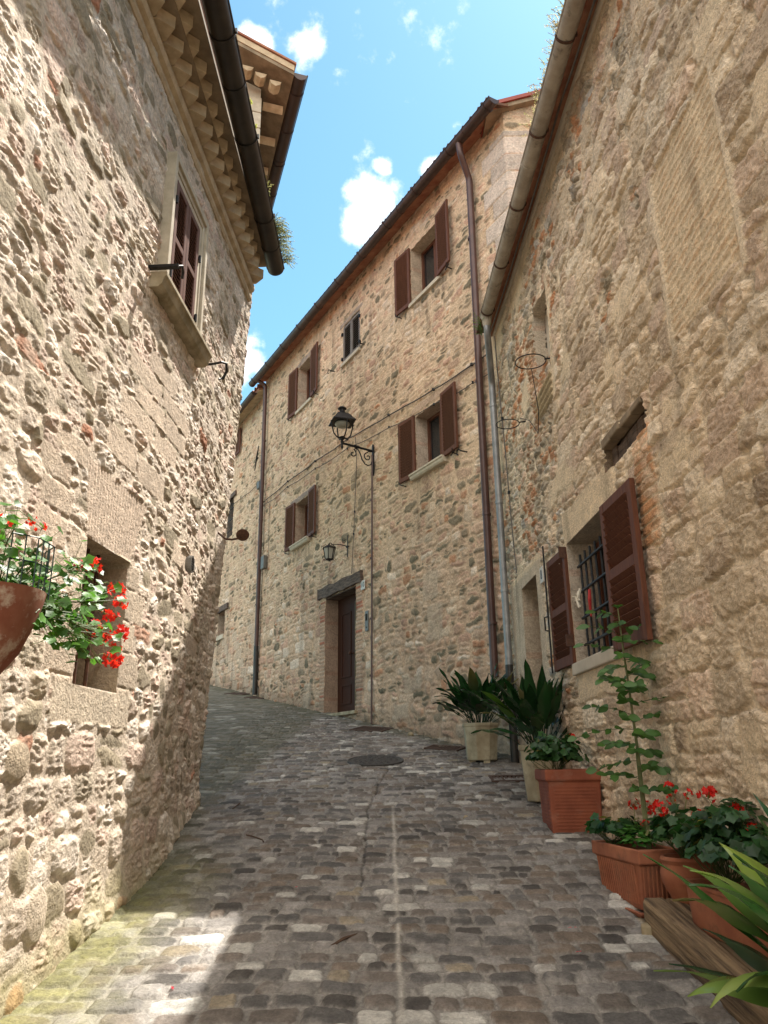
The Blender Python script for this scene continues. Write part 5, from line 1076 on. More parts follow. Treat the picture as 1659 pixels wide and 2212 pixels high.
# ================================================================== PLANTS
class Leaves:
    def __init__(s): s.b = MB()
    def fan(s, c, n, r, col, lobes=5, depth=.2, cup=.18, k=15, tdir=None):
        a, bb, d = basis(n); t0 = random.uniform(0, 6.28); vs = [c - d * r * cup * .6]; cs = [tuple(np.array(col) * .85)]
        for i in range(k):
            t = 2 * pi * i / k; q = r * (1 + depth * cos(lobes * t)) * (1 - .35 * math.exp(-((t - pi) / .22) ** 2))
            vs.append(c + (a * cos(t + t0) + bb * sin(t + t0)) * q + d * r * cup * (.2 + .5 * sin(2 * t + t0))); cs.append(tuple(np.array(col) * random.uniform(.92, 1.12)))
        s.b.add(vs, [(0, i + 1, (i + 1) % k + 1) for i in range(k)], cs)
    def oval(s, c, d, n, L_, w, col, fold=.25, segs=5, droop=.2):
        """simple ovate leaf from c along d"""
        d = nrm(d); a = nrm(np.cross(d, n)); n = nrm(np.cross(a, d)); vs = []; cs = []
        for i in range(segs + 1):
            t = i / segs; hw = w / 2 * (sin(pi * min(t * .93 + .04, 1)) ** .75); p = c + d * L_ * t - UZ * droop * L_ * t * t
            for q in (-1, 0, 1): vs.append(p + a * hw * q + n * abs(q) * hw * fold); cs.append(tuple(np.array(col) * (1.12 if q == 0 else 1) * random.uniform(.94, 1.06)))
        s.b.add(vs, [(i * 3 + j, i * 3 + j + 1, i * 3 + j + 4, i * 3 + j + 3) for i in range(segs) for j in range(2)], cs)
    def strap(s, p, az, lean0, curl, Lp, Lb, w, col, tip=None, fold=.30, twist=0., segs=12, pr=.0035, wave=.006):
        """petiole then a long lance-shaped blade bending over"""
        az_ = V(cos(az), sin(az), 0); side = V(-sin(az), cos(az), 0); th = lean0; pts = []; q = np.asarray(p, float); dirs = []
        n1 = 5
        for i in range(n1): pts.append(q.copy()); dirs.append(th); q = q + (az_ * sin(th) + UZ * cos(th)) * Lp / n1; th += curl * .12 / n1
        s.b.tube(pts + [q], pr, 5, col=tuple(np.array(col) * .8)); vs = []; cs = []; m = 5
        for i in range(segs + 1):
            t = i / segs; d = az_ * sin(th) + UZ * cos(th); nn = np.cross(side, d); tw = twist * t; sd = side * cos(tw) + nn * sin(tw); n2 = nrm(np.cross(sd, d))
            hw = w / 2 * (min(1, (t / .38)) ** .62) * (1 - max(0, (t - .38) / .62) ** 1.75) if t > .02 else w * .04
            for j in range(m):
                x = (j / (m - 1) - .5) * 2; vs.append(q + sd * hw * x + n2 * (abs(x) * hw * fold + wave * sin(t * 11 + x * 2) * abs(x)))
                c_ = np.array(col) * (1 + (.25 if j == 2 else 0) + .08 * sin(j * 2.1 + t * 3));
                if tip is not None: c_ = c_ * (1 - t ** 1.5) + np.array(tip) * t ** 1.5
                cs.append(tuple(c_))
            q = q + d * Lb / segs; th += curl / segs * (.35 + 1.3 * t)
        s.b.add(vs, [(i * m + j, i * m + j + 1, (i + 1) * m + j + 1, (i + 1) * m + j) for i in range(segs) for j in range(m - 1)], cs)
    def build(s, name, m, parent, label=None):
        o = s.b.build(name, m, parent, smooth=True, colattr=True)
        if label: o['label'] = label
        return o
def flower_head(c, up, parent, r=.032, n=11, col=(.62, .018, .012), stalk=None):
    L_ = Leaves(); a, bb, d = basis(up)
    for i in range(n):
        dv = nrm(V(random.gauss(0, 1), random.gauss(0, 1), random.gauss(.3, .8))); dv = a * dv[0] + bb * dv[1] + d * dv[2]; p = c + dv * r * random.uniform(.7, 1.05); aa, b2, dd = basis(nrm(dv + V(random.uniform(-.3, .3), random.uniform(-.3, .3), 0)))
        for k in range(5):
            t = 2 * pi * k / 5 + random.uniform(-.2, .2); pd = aa * cos(t) + b2 * sin(t); L_.oval(p, nrm(pd + dd * .45), dd, r * random.uniform(.42, .60), r * .40, np.array(col) * random.uniform(.75, 1.25), fold=.1, segs=2, droop=0)
        L_.b.tube([c - d * r * .4, p], .0010, 3, cap=False, col=(.12, .16, .04))
    if stalk is not None: L_.b.tube([stalk, (np.asarray(stalk) + c) / 2 + UZ * .02, c], .0018, 4, cap=False, col=(.16, .22, .05))
    return L_.build('flower_head', M['petal'], parent)
def geranium(parent, c, rad, n, seed, base=(.030, .085, .020), lr=(.020, .034), heads=(), light=.0, low=-.1, stems=26, root=None):
    random.seed(seed); L_ = Leaves(); c = np.asarray(c, float); rad = np.asarray(rad, float); root = c - UZ * rad[2] * .9 if root is None else np.asarray(root, float); lp_ = []
    clumps = [nrm(V(random.gauss(0, 1), random.gauss(0, 1), random.gauss(.25, .7))) * random.uniform(.55, 1.0) for _ in range(max(8, n // 22))]
    for i in range(n):
        q = random.choice(clumps) if random.random() < .75 else nrm(V(random.gauss(0, 1), random.gauss(0, 1), random.gauss(.2, .8))) * random.uniform(.3, 1)
        v = q + V(random.gauss(0, .16), random.gauss(0, .16), random.gauss(0, .14))
        if v[2] < low: v[2] = low + random.uniform(0, .3)
        p = c + v * rad; nn = nrm(v * V(.8, .8, .5) + V(random.gauss(0, .35), random.gauss(0, .35), .55)); col = np.array(base) * random.uniform(.6, 1.45) * (1 + light * random.random())
        if random.random() < .03: col = np.array([.20, .18, .03])
        L_.fan(p, nn, random.uniform(*lr), col, lobes=5, depth=.20); lp_.append(p)
    for p in random.sample(lp_, min(stems, len(lp_))): L_.b.tube([root + V(random.gauss(0, .02), random.gauss(0, .02), 0), (root + p) / 2 + V(random.gauss(0, .02), random.gauss(0, .02), -.01), p], .0022, 4, cap=False, col=(.07, .10, .03))
    for p in lp_[::2]: L_.b.tube([p, p * .72 + c * .28 - UZ * .02], .0011, 3, cap=False, col=(.10, .15, .04))
    f = L_.build('foliage', M['leaf'], parent)
    for (h, st_, r, nf) in heads: flower_head(np.asarray(h, float), V(random.uniform(-.3, .3), random.uniform(-.4, .1), 1), parent, r, nf, stalk=st_)
    return f
def prism_pot(parent, c, z0, h, rb, rt, n, m, name='pot', rim=.03, rimh=.05, wall=.02, start=0., sx=1., sy=1., rot=0., feet=False, flute=0, bevel=.006):
    """open-topped planter with n sides (4: square, 6, 8, 32: round)"""
    pr = [(rb * .96, 0), (rb, .012), (rt * .985, h - rimh), (rt + rim, h - rimh + .006), (rt + rim, h), (rt - wall, h), (rt - wall * 1.3, h * .55), (.01, h * .55)]
    b = MB(); k = []; 
    ca_, sa_ = cos(rot), sin(rot)
    vs = []; fs = []
    for (r, z) in pr:
        for j in range(n):
            t = 2 * pi * j / n + start; x, y = cos(t) * r * sx, sin(t) * r * sy
            if flute and .02 < z < h - rimh - .001 + .002 and j % 2: x *= .975; y *= .975
            vs.append(V(c[0] + x * ca_ - y * sa_, c[1] + x * sa_ + y * ca_, z0 + z))
    for i in range(len(pr) - 1):
        for j in range(n): fs.append((i * n + j, i * n + (j + 1) % n, (i + 1) * n + (j + 1) % n, (i + 1) * n + j))
    fs.append(tuple(range(n))[::-1]); fs.append(tuple((len(pr) - 1) * n + j for j in range(n)))
    b.add(vs, fs); return b.build(name, m, parent, bevel=bevel)
def soil(parent, c, z, r, n, start=0., sx=1., sy=1., rot=0.):
    b = MB(); vs = [V(c[0], c[1], z + .012)]; ca_, sa_ = cos(rot), sin(rot); random.seed(5)
    for q in (.5, 1.):
        for j in range(n * 3):
            t = 2 * pi * j / (n * 3) + start; rr_ = r * q * (cos(pi / n) / cos(((t - start) % (2 * pi / n)) - pi / n)); x, y = cos(t) * rr_ * sx, sin(t) * rr_ * sy
            vs.append(V(c[0] + x * ca_ - y * sa_, c[1] + x * sa_ + y * ca_, z + random.uniform(-.008, .010)))
    m = n * 3; b.add(vs, [(0, 1 + j, 1 + (j + 1) % m) for j in range(m)] + [(1 + j, 1 + m + j, 1 + m + (j + 1) % m, 1 + (j + 1) % m) for j in range(m)])
    return b.build('soil', M['soil'], parent)
def aspidistra(parent, c, z, n, seed, Lb=(.30, .44), w=(.065, .10), spread=.10, Lp=(.12, .30), lean=(.05, .75), curl=(.4, 1.5), base=(.012, .040, .012), extra=()):
    random.seed(seed); L_ = Leaves()
    for i in range(n):
        az = 2 * pi * (i * .381966 % 1) + random.uniform(-.3, .3); le = lean[0] + (lean[1] - lean[0]) * ((i + .5) / n) ** 1.0; r = spread * random.uniform(.1, 1)
        col = np.array(base) * random.uniform(.6, 1.5); 
        L_.strap(V(c[0] + cos(az) * r, c[1] + sin(az) * r, z), az, le * random.uniform(.7, 1.1), random.uniform(*curl), random.uniform(*Lp), random.uniform(*Lb), random.uniform(*w), col, twist=random.uniform(-.5, .5), tip=(.14, .11, .04) if random.random() < .15 else None, wave=.010)
    for e in extra: L_.strap(*e[0], **e[1])
    return L_.build('foliage', M['leaf_gloss'], parent)

# 1 pale octagonal planter by the corner
cx, cy = 1.06, 9.02; z = gz(cx, cy) - .01
p = empty('potted_aspidistra', (cx, cy, z), 'dark broad-leaved plant in a squat pale octagonal planter, farthest of the pots', 'potted plant', 'pots of dark strap-leaved plants')
prism_pot(p, (cx, cy), z + .03, .40, .175, .205, 8, M['cream_pot'], name='planter', rim=.008, rimh=.04, start=pi / 8)
b = MB()
for a in range(4): t = a * pi / 2 + .3; b.box(V(cx + cos(t) * .12, cy + sin(t) * .12, z + .012), .07, .07, .05)
b.build('foot', M['cream_pot'], p); soil(p, (cx, cy), z + .40, .18, 8, pi / 8)
aspidistra(p, (cx, cy), z + .40, 64, 21, Lb=(.30, .44), w=(.095, .14), spread=.13, Lp=(.16, .34), lean=(.03, 1.0), curl=(.3, 1.5))
# 2 tall pale hexagonal planter
cx, cy = 1.36, 7.12; z = gz(cx, cy) - .02
p = empty('potted_aspidistra', (cx, cy, z), 'dark strap-leaved plant in a taller pale fluted planter behind the red square pot', 'potted plant', 'pots of dark strap-leaved plants')
prism_pot(p, (cx, cy), z + .02, .47, .155, .20, 8, M['cream_pot'], name='planter', rim=.012, rimh=.05, start=.25); soil(p, (cx, cy), z + .44, .18, 8, .25)
aspidistra(p, (cx, cy), z + .44, 44, 23, Lb=(.34, .50), w=(.09, .13), spread=.12, Lp=(.16, .38), lean=(.02, .95), curl=(.2, 1.3),
           extra=[((V(cx - .04, cy - .05, z + .44), pi * 1.02, .42, .35, .26, .52, .12, (.016, .052, .014)), dict(twist=.3)), ((V(cx - .05, cy, z + .44), pi * 1.12, .55, .8, .26, .48, .11, (.06, .12, .02)), dict(twist=-.4)),
                  ((V(cx, cy - .05, z + .44), pi * 1.25, .75, .9, .18, .36, .12, (.02, .065, .03)), dict(twist=.2)), ((V(cx, cy - .05, z + .44), pi * 1.1, .95, 1.0, .2, .36, .12, (.018, .055, .02)), dict(twist=.5)),
                  ((V(cx + .05, cy - .05, z + .44), pi * 1.75, .25, .3, .24, .46, .10, (.012, .036, .012)), dict(twist=.1)), ((V(cx + .02, cy - .03, z + .44), pi * 1.5, .18, .3, .26, .50, .11, (.012, .038, .012)), dict(twist=0))])
# 3 red square planter
cx, cy = 1.395, 6.28; z = gz(cx, 6.08) - .012; sq = .2 * sqrt(2)
p = empty('potted_geranium', (cx, cy, z), 'leafy geranium with one red bloom in a square red terracotta planter', 'potted plant')
o = prism_pot(p, (cx, cy), z, .46, sq * .92, sq, 4, M['terra_red'], name='planter', rim=.026, rimh=.085, start=pi / 4, wall=.035, bevel=.012); soil(p, (cx, cy), z + .41, sq * .9, 4, pi / 4)
b = MB()
for i in range(13):
    zz = z + .05 + i * .024; hw = .2 * (.92 + .08 * (i * .024 + .05) / .46) - .02
    b.box(V(cx, cy - hw - .0215, zz), hw * 1.82, .005, .010); b.box(V(cx - hw - .0215, cy, zz), .005, hw * 1.82, .010)
b.build('ribs', M['terra_red'], p)
geranium(p, (cx - .10, cy - .05, z + .55), (.23, .20, .15), 420, 31, base=(.026, .078, .020), heads=[((cx + .03, cy - .1, z + .70), (cx, cy, z + .5), .026, 8), ((cx - .06, cy - .18, z + .60), (cx, cy, z + .5), .014, 4)])
# 4 long terracotta planter with saucer, basil, sapling
cx, cy, ro = 1.405, 4.76, radians(9); z = gz(cx, 4.45) + .0
def lc(x, y, zz=0): return V(cx + x * cos(ro) - y * sin(ro), cy + x * sin(ro) + y * cos(ro), z + zz)
p = empty('potted_herbs', (cx, cy, z), 'chipped terracotta trough on a saucer with basil, geranium and a tall sapling', 'potted plant')
h2 = sqrt(2); prism_pot(p, (cx, cy), z + .03, .30, 1 * h2 / 2, 1.13 * h2 / 2, 4, M['terra'], name='planter', start=pi / 4, sx=.215, sy=.50, rot=ro, rim=.07, rimh=.075, wall=.10, bevel=.008)
b = MB()
for i in range(9): b.tube([lc(-.095 + i * .024, -.262 - .004, .06), lc(-.100 + i * .025, -.285, .25)], .007, 5)
for i in range(18): b.tube([lc(-.112, -.22 + i * .026, .06), lc(-.125, -.22 + i * .027, .25)], .006, 5)
b.build('ribs', M['terra'], p)
prism_pot(p, (cx, cy), z - .012, .045, .70, .80, 4, M['terra'], name='saucer', start=pi / 4, sx=.27, sy=.56, rot=ro, rim=.02, rimh=.014, wall=.08, bevel=.008)
soil(p, (cx, cy), z + .275, 1 * h2 / 2, 4, pi / 4, .215, .50, ro)
random.seed(41); L_ = Leaves()
for i in range(330):
    v = nrm(V(random.gauss(0, 1), random.gauss(0, 1), random.gauss(.5, .7))) * random.uniform(.6, 1); c = lc(-.01, -.06, .36) + v * V(.10, .13, .09)
    if v[2] < -.2: continue
    az = random.uniform(0, 6.28); L_.oval(c, nrm(v * .6 + V(cos(az), sin(az), -.1)), nrm(v + UZ), random.uniform(.026, .042), random.uniform(.018, .026), np.array((.055, .17, .025)) * random.uniform(.6, 1.4), fold=-.25, segs=3)
L_.build('basil', M['leaf'], p)
geranium(p, lc(-.06, .16, .40), (.16, .15, .09), 190, 43, base=(.022, .080, .024), heads=[(lc(.02, -.12, .44), lc(.03, .02, .3), .024, 8), (lc(.09, -.03, .53), lc(.06, .0, .33), .034, 12), (lc(.03, .02, .54), lc(.03, .04, .34), .030, 10)])
random.seed(45); L_ = Leaves()
for i in range(70):
    v = nrm(V(random.gauss(0, 1), random.gauss(0, 1), random.gauss(.5, .6))); c = lc(.05, .03, .40) + v * V(.07, .07, .06); L_.oval(c, v, UZ, .018, .010, np.array((.38, .36, .20)) * random.uniform(.5, 1.2), segs=2)
L_.build('dry_flowers', M['leaf'], p)
b = MB(); st = [lc(.03, -.12, .25), lc(.035, -.10, .50), lc(.05, -.06, .85), lc(.055, -.03, 1.15), lc(.052, -.01, 1.45), lc(.05, .0, 1.70)]
b.tube(st, [.013, .011, .009, .0075, .006, .003], 8); b.tube([x + V(-.012, -.004, 0) for x in st[:3]], [.008, .007, .004], 6)
stem = b.build('stem', M['bark'], p); L_ = Leaves(); random.seed(47)
def pinn(c, az, el, L2, nl, s=1.):
    az_ = V(cos(az), sin(az), 0); pts = []; q = np.asarray(c, float).copy(); e = el
    for i in range(nl + 1): pts.append(q.copy()); q = q + (az_ * cos(e) + UZ * sin(e)) * L2 / nl; e -= .10
    L_.b.tube(pts, .0018, 4, cap=False, col=(.06, .08, .02)); side = V(-sin(az), cos(az), 0)
    for i in range(1, nl + 1):
        t = i / nl
        for sg in ((1, -1) if i < nl else (0,)):
            d = az_ * (.45 if sg else 1) + side * sg * .9 + UZ * random.uniform(-.35, .30) + V(random.uniform(-.3, .3), random.uniform(-.3, .3), 0); L_.oval(pts[i], d, nrm(UZ * .7 + V(-.3, -.9, 0) + V(random.uniform(-.5, .5), random.uniform(-.4, .4), 0)), s * random.uniform(.055, .085), s * random.uniform(.036, .054), np.array((.055, .125, .026)) * random.uniform(.65, 1.35), fold=.15, segs=4, droop=.15)
zz = .62; k = 0
while zz < 1.66:
    t = (zz - .25) / 1.45; c = np.array([np.interp(zz, [.25, .5, .85, 1.15, 1.45, 1.70], [q[i] for q in st]) for i in range(3)]); Ls = .30 * (1 - .55 * max(0, (zz - 1.15) / .5)) * random.uniform(.75, 1.15) * (1 if zz > .8 else .8)
    pinn(c, (pi if k % 2 else 0) + random.uniform(-.9, .9) + .2, random.uniform(-.05, .45), Ls, 5 if zz < 1.4 else 3); 
    if k % 2 == 0: pinn(c, pi * 1.5 + random.uniform(-.6, .6), .3, Ls * .55, 3, .9)
    zz += random.uniform(.036, .062); k += 1
for a in range(5): L_.oval(lc(.05, 0, 1.69), V(cos(a * 1.3), sin(a * 1.3), .7), UZ, .05, .03, (.05, .12, .03), segs=4)
L_.build('sapling_leaves', M['leaf'], p)
# 5 old timber beam
def log_mesh():
    b = MB(); ny = 60; nx = 9; random.seed(8); P0 = V(1.385, 4.36, gz(0, 4.36)); P1 = V(1.50, 2.3, gz(0, 2.3)); d = nrm(P1 - P0); a = nrm(np.cross(d, UZ)) ; u = nrm(np.cross(a, d)); vs = []
    prof = []
    for (x, y) in ((-.10, .0), (-.103, .04), (-.101, .058), (-.088, .062), (-.101, .068), (-.099, .125), (-.088, .142), (-.03, .146), (-.014, .124), (-.004, .147), (.04, .146), (.085, .142), (.10, .12), (.10, 0)): prof.append((x, y))
    Lg = np.linalg.norm(P1 - P0); k = len(prof)
    for i in range(ny + 1):
        t = i / ny; e = min(1, t * ny / 1.5) 
        for j, (x, y) in enumerate(prof):
            w = .008 * float(gnoise(np.array([t * 9 + j * .3]), np.array([j * .9]), 3)[0]) + .006 * float(gnoise(np.array([t * 30]), np.array([j * 1.7]), 5)[0])
            s_ = (.96 + .04 * e) * (1 + w * 4); deep = -.02 if (j == 8 and .03 < t < .8) else 0
            vs.append(V(x * s_, t * Lg + (.012 * sin(j * 2.1) if i == 0 else 0), y * s_ + deep))
    b.add(vs, [(i * k + j, i * k + (j + 1) % k, (i + 1) * k + (j + 1) % k, (i + 1) * k + j) for i in range(ny) for j in range(k)] + [tuple(range(k))[::-1], tuple(ny * k + j for j in range(k))])
    o = b.build('timber_beam', M['timber'], bevel=.003); o.matrix_world = Matrix(((a[0], d[0], u[0], P0[0]), (a[1], d[1], u[1], P0[1]), (a[2], d[2], u[2], P0[2]), (0, 0, 0, 1))); return o
tag(log_mesh(), 'rough cracked old timber beam lying along the cobbles under the pots', 'beam')
b = MB(); random.seed(2)
vs = []
for i in range(9): t = 2 * pi * i / 9; vs.append((cos(t) * .05 * random.uniform(.7, 1.2), sin(t) * .035 * random.uniform(.7, 1.2)))
b.extrude(vs, V(1.30, 4.28, gz(0, 4.28) - .01), V(1, 0, 0), V(0, 1, .17), UZ, .05); tag(b.build('stone_wedge', M['olds'], bevel=.008), 'small rough stone wedged under the corner of the saucer', 'stone')
# 6 small round pot, 7 window box
bz = gz(0, 4.2) + .16
cx, cy = 1.53, 4.30; p = empty('potted_geranium', (cx, cy, bz), 'geranium in a small bulging round terracotta pot beside the chipped trough', 'potted plant')
b = MB(); b.lathe([(.07, 0), (.10, .06), (.135, .13), (.14, .17), (.125, .215), (.135, .235), (.13, .25), (.115, .25), (.105, .22), (.10, .19), (.01, .19)], V(cx, cy, bz - .05), 32); b.build('pot', M['terra'], p, smooth='edge')
geranium(p, (cx + .0, cy + .02, bz + .30), (.15, .16, .13), 210, 51, base=(.026, .078, .022), heads=[((cx - .05, cy - .02, bz + .53), (cx, cy, bz + .3), .030, 9), ((cx - .03, cy + .05, bz + .47), (cx, cy, bz + .3), .022, 7), ((cx - .12, cy - .03, bz + .43), (cx - .05, cy, bz + .3), .036, 13), ((cx + .04, cy, bz + .50), (cx, cy, bz + .3), .026, 8)])
cx, cy, ro = 1.555, 3.72, radians(7); wz = gz(0, 3.72) + .19; p = empty('potted_geranium', (cx, cy, wz), 'lush dark geranium in a rounded terracotta window box on the timber beam', 'potted plant')
b = MB(); pr = [(.90, 0), (.97, .02), (1.0, .09), (1.03, .185), (1.07, .19), (1.07, .205), (.95, .205), (.92, .14), (.02, .14)]; vs = []; n = 40
for (r, zz) in pr:
    for j in range(n):
        t = 2 * pi * j / n; x = math.copysign(abs(cos(t)) ** .45, cos(t)) * .115 * r; y = math.copysign(abs(sin(t)) ** .35, sin(t)) * .36 * (r if r > .5 else r); vs.append(V(cx + x * cos(ro) - y * sin(ro), cy + x * sin(ro) + y * cos(ro), wz - .03 + zz))
b.add(vs, [(i * n + j, i * n + (j + 1) % n, (i + 1) * n + (j + 1) % n, (i + 1) * n + j) for i in range(len(pr) - 1) for j in range(n)] + [tuple(range(n))[::-1], tuple((len(pr) - 1) * n + j for j in range(n))])
b.build('window_box', M['terra'], p, smooth='edge'); soil(p, (cx, cy), wz + .13, .98, 4, pi / 4, .14, .44, ro)
geranium(p, (cx - .02, cy + .10, wz + .34), (.20, .38, .19), 640, 53, base=(.022, .070, .020), lr=(.020, .032), stems=60, heads=[((cx - .06, cy + .12, wz + .56), (cx, cy, wz + .3), .040, 14), ((cx + .02, cy + .02, wz + .50), (cx, cy, wz + .3), .032, 11), ((cx + .05, cy - .05, wz + .42), (cx, cy, wz + .3), .028, 9), ((cx - .05, cy + .28, wz + .46), (cx, cy + .1, wz + .3), .030, 9)])
# 8 big leaves nearest the camera
cx, cy = 1.475, 2.64; z = gz(0, cy) ; p = empty('potted_aspidistra', (cx, cy, z), 'large bright strap-leaved plant nearest the camera, cut by the picture edge', 'potted plant', 'pots of dark strap-leaved plants')
prism_pot(p, (cx, cy), z, .30, .13, .18, 32, M['terra'], name='pot', rim=.015, rimh=.045, bevel=.004); soil(p, (cx, cy), z + .27, .16, 10)
q = lambda dx, dy: V(cx + dx, cy + dy, z + .27)
G1, G2, G3 = (.024, .070, .018), (.055, .135, .022), (.12, .19, .028)
EX = [((q(-.05, .08), radians(152), .70, .45, .20, .58, .10, (.025, .075, .016)), dict(tip=(.05, .13, .03))),
      ((q(-.05, .02), radians(172), .85, 1.4, .15, .42, .20, G1), dict(tip=(.20, .30, .06), twist=.2)),
      ((q(-.04, -.02), radians(190), .70, 1.9, .20, .44, .22, G2), dict(tip=(.30, .38, .10), twist=-.2)),
      ((q(-.02, .05), radians(140), .55, .9, .22, .50, .17, G2), dict(tip=(.12, .22, .04))),
      ((q(-.02, .06), radians(120), .45, .8, .22, .50, .15, G3), dict(tip=(.22, .30, .05), twist=.4)),
      ((q(0, .08), radians(105), .35, .6, .24, .50, .14, G1), dict(twist=-.3)), ((q(.02, .05), radians(128), .25, .5, .26, .52, .10, (.03, .09, .04)), dict(twist=.5)),
      ((q(-.05, .06), radians(158), 1.05, .7, .12, .50, .07, G1), dict(tip=(.14, .20, .05))), ((q(-.04, .03), radians(165), .40, 1.2, .25, .45, .17, G2), dict(tip=(.2, .3, .05))),
      ((q(-.06, .0), radians(180), 1.25, .9, .10, .42, .18, (.02, .06, .02)), dict()), ((q(-.05, .07), radians(140), 1.1, .6, .1, .5, .12, (.015, .05, .02)), dict()), ((q(-.05, .09), radians(118), .95, .6, .1, .5, .11, (.015, .05, .02)), dict())]
aspidistra(p, (cx, cy), z + .27, 26, 27, Lb=(.36, .50), w=(.11, .16), spread=.10, Lp=(.12, .24), lean=(.05, .8), curl=(.6, 1.6), base=(.03, .085, .02), extra=EX)
# 9 wall pot with wire cage on the left wall
cx, cy, cz_ = -1.44, 2.80, .565
p = empty('wall_planter', (cx, cy, cz_ - .25), 'hanging half-round terracotta wall pot with wire guard and trailing red geraniums', 'wall planter')
b = MB(); n = 24; prf = [(.05, -.27), (.09, -.25), (.14, -.17), (.175, -.06), (.195, .02), (.20, .055), (.185, .055), (.17, .0), (.01, .0)]; vs = []
for (r, zz) in prf:
    for j in range(n + 1): t = -pi / 2 + pi * j / n; vs.append(V(cx - .06, cy, cz_ + zz) + LN * cos(t) * r * 1.15 + LD * sin(t) * r * 1.05)
k = n + 1
b.add(vs, [(i * k + j, i * k + j + 1, (i + 1) * k + j + 1, (i + 1) * k + j) for i in range(len(prf) - 1) for j in range(n)] + [tuple(range(k))[::-1]] + [tuple(i * k for i in range(len(prf))), tuple(i * k + n for i in range(len(prf)))[::-1]])
b.build('pot', M['terra_old'], p, smooth='edge')
b = MB(); gx = V(cx + .10, cy + .03, cz_ + .06)
for s_ in (0, .095, .19):
    b.tube([gx + V(-.02, -.13, s_), gx + V(.045, -.06, s_), gx + V(.05, .07, s_), gx + V(-.02, .15, s_)], .0028, 5)
for (x, y) in ((-.02, -.13), (.015, -.095), (.045, -.06), (.047, -.02), (.048, .025), (.05, .07), (.015, .11), (-.02, .15)): b.tube([gx + V(x, y, -.02), gx + V(x, y, .19)], .0028, 5)
b.build('wire_guard', M['green_wire'], p)
random.seed(61); L_ = Leaves(); ends = []
def trail(pts, nl, sp, lrr=(.014, .026), colb=(.075, .19, .028)):
    pts = [np.asarray(x, float) for x in pts]; L_.b.tube(pts, .0028, 4, cap=False, col=(.12, .15, .04)); n = len(pts) - 1
    for i in range(nl):
        t = (i + random.random()) / nl * n; k = min(int(t), n - 1); c = pts[k] + (pts[k + 1] - pts[k]) * (t - k) + V(random.gauss(0, sp), random.gauss(0, sp), random.gauss(0, sp))
        L_.fan(c, nrm(V(random.gauss(.45, .45), random.gauss(-.35, .4), random.gauss(.75, .35))), random.uniform(*lrr), np.array(colb) * random.uniform(.55, 1.5), depth=.18); L_.b.tube([c, pts[k]], .0011, 3, cap=False, col=(.14, .2, .05))
w0 = V(cx + .02, cy + .02, cz_ + .02)
trail([w0, w0 + V(.06, .20, .04), w0 + V(.12, .42, .08), w0 + V(.16, .62, .12)], 95, .045)
trail([w0, w0 + V(.08, .16, .0), w0 + V(.14, .36, -.03), w0 + V(.17, .58, -.07)], 105, .050)
trail([w0, w0 + V(.04, .16, .10), w0 + V(.08, .36, .20), w0 + V(.12, .52, .24)], 70, .040)
trail([w0, w0 + V(.08, .14, -.03), w0 + V(.13, .30, -.06), w0 + V(.15, .46, -.14)], 75, .045)
trail([w0 + V(0, -.05, .05), w0 + V(.02, -.08, .2), w0 + V(.03, -.06, .26), w0 + V(.03, -.04, .31)], 34, .035)
trail([w0 + V(.0, .02, .05), w0 + V(.05, .06, .2), w0 + V(.07, .12, .26)], 26, .035)
trail([w0 + V(.03, -.05, .0), w0 + V(.07, .0, .1), w0 + V(.08, .04, .14)], 30, .035, colb=(.05, .15, .02))
trail([w0 + V(0, -.1, .05), w0 + V(.05, -.2, .15), w0 + V(.07, -.3, .25)], 30, .04)
L_.build('foliage', M['leaf'], p); LC = (.66, .030, .024)
for (dx, dy, dz, r, nf, sx) in ((.16, .72, .20, .036, 13, 1), (.13, .50, .26, .034, 12, 1), (.10, .42, .24, .022, 6, 1), (.17, .63, .055, .036, 12, 1), (.16, .50, -.015, .034, 11, 1), (.17, .60, -.05, .030, 9, 1), (.18, .76, .0, .040, 13, 1), (.17, .75, -.07, .028, 8, 1), (.18, .70, -.13, .040, 14, 1),
                          (.04, .05, .33, .020, 5, 1), (.05, .12, .32, .022, 5, 1), (.02, -.14, .26, .030, 7, 1), (.16, .80, .15, .034, 11, 1)):
    c = w0 + V(dx, dy, dz); flower_head(c, V(.3, -.2, 1), p, r, nf, col=LC, stalk=c + V(-.04, -.13, .0))

# ------------------------------------------------------------------ weeds in the gutters
def weeds(name, p0, p1, n, h, label, seed, cols=((.17, .15, .06), (.30, .24, .18), (.12, .15, .05)), droop=.4, side=V(0, 0, 0), fl=None):
    random.seed(seed); L_ = Leaves(); p0 = np.asarray(p0, float); p1 = np.asarray(p1, float)
    for i in range(n):
        q = p0 + (p1 - p0) * random.random(); d = nrm(V(random.gauss(0, .45), random.gauss(0, .45), 1) + side); H = h * random.uniform(.3, 1) ; pts = [q]; col = np.array(random.choice(cols)) * random.uniform(.7, 1.3)
        for k in range(4): pts.append(pts[-1] + d * H / 4); d = nrm(d + V(random.gauss(0, .2), random.gauss(0, .2), -droop * .3))
        L_.b.tube(pts, .0016, 3, cap=False, col=tuple(col * .8))
        for k in range(int(7 + H * 60)):
            t = random.random() ** .7 * 4; j = min(int(t), 3); c = pts[j] + (pts[j + 1] - pts[j]) * (t - j); L_.oval(c, V(random.gauss(0, 1), random.gauss(0, 1), random.gauss(0, .6)), UZ, random.uniform(.008, .017), .006, (np.array(fl) if fl and random.random() < .4 else col) * random.uniform(.7, 1.3), segs=2)
    return tag(L_.build(name, M['dryweed'], None), label, 'weeds')
weeds('gutter_weeds', (-1.06, 6.30, 5.06), (-1.03, 6.95, 5.04), 190, .20, 'dry tuft of weeds hanging over the far end of the left dark gutter', 3, droop=1.3, side=V(.7, 0, -.35), fl=(.45, .40, .32))
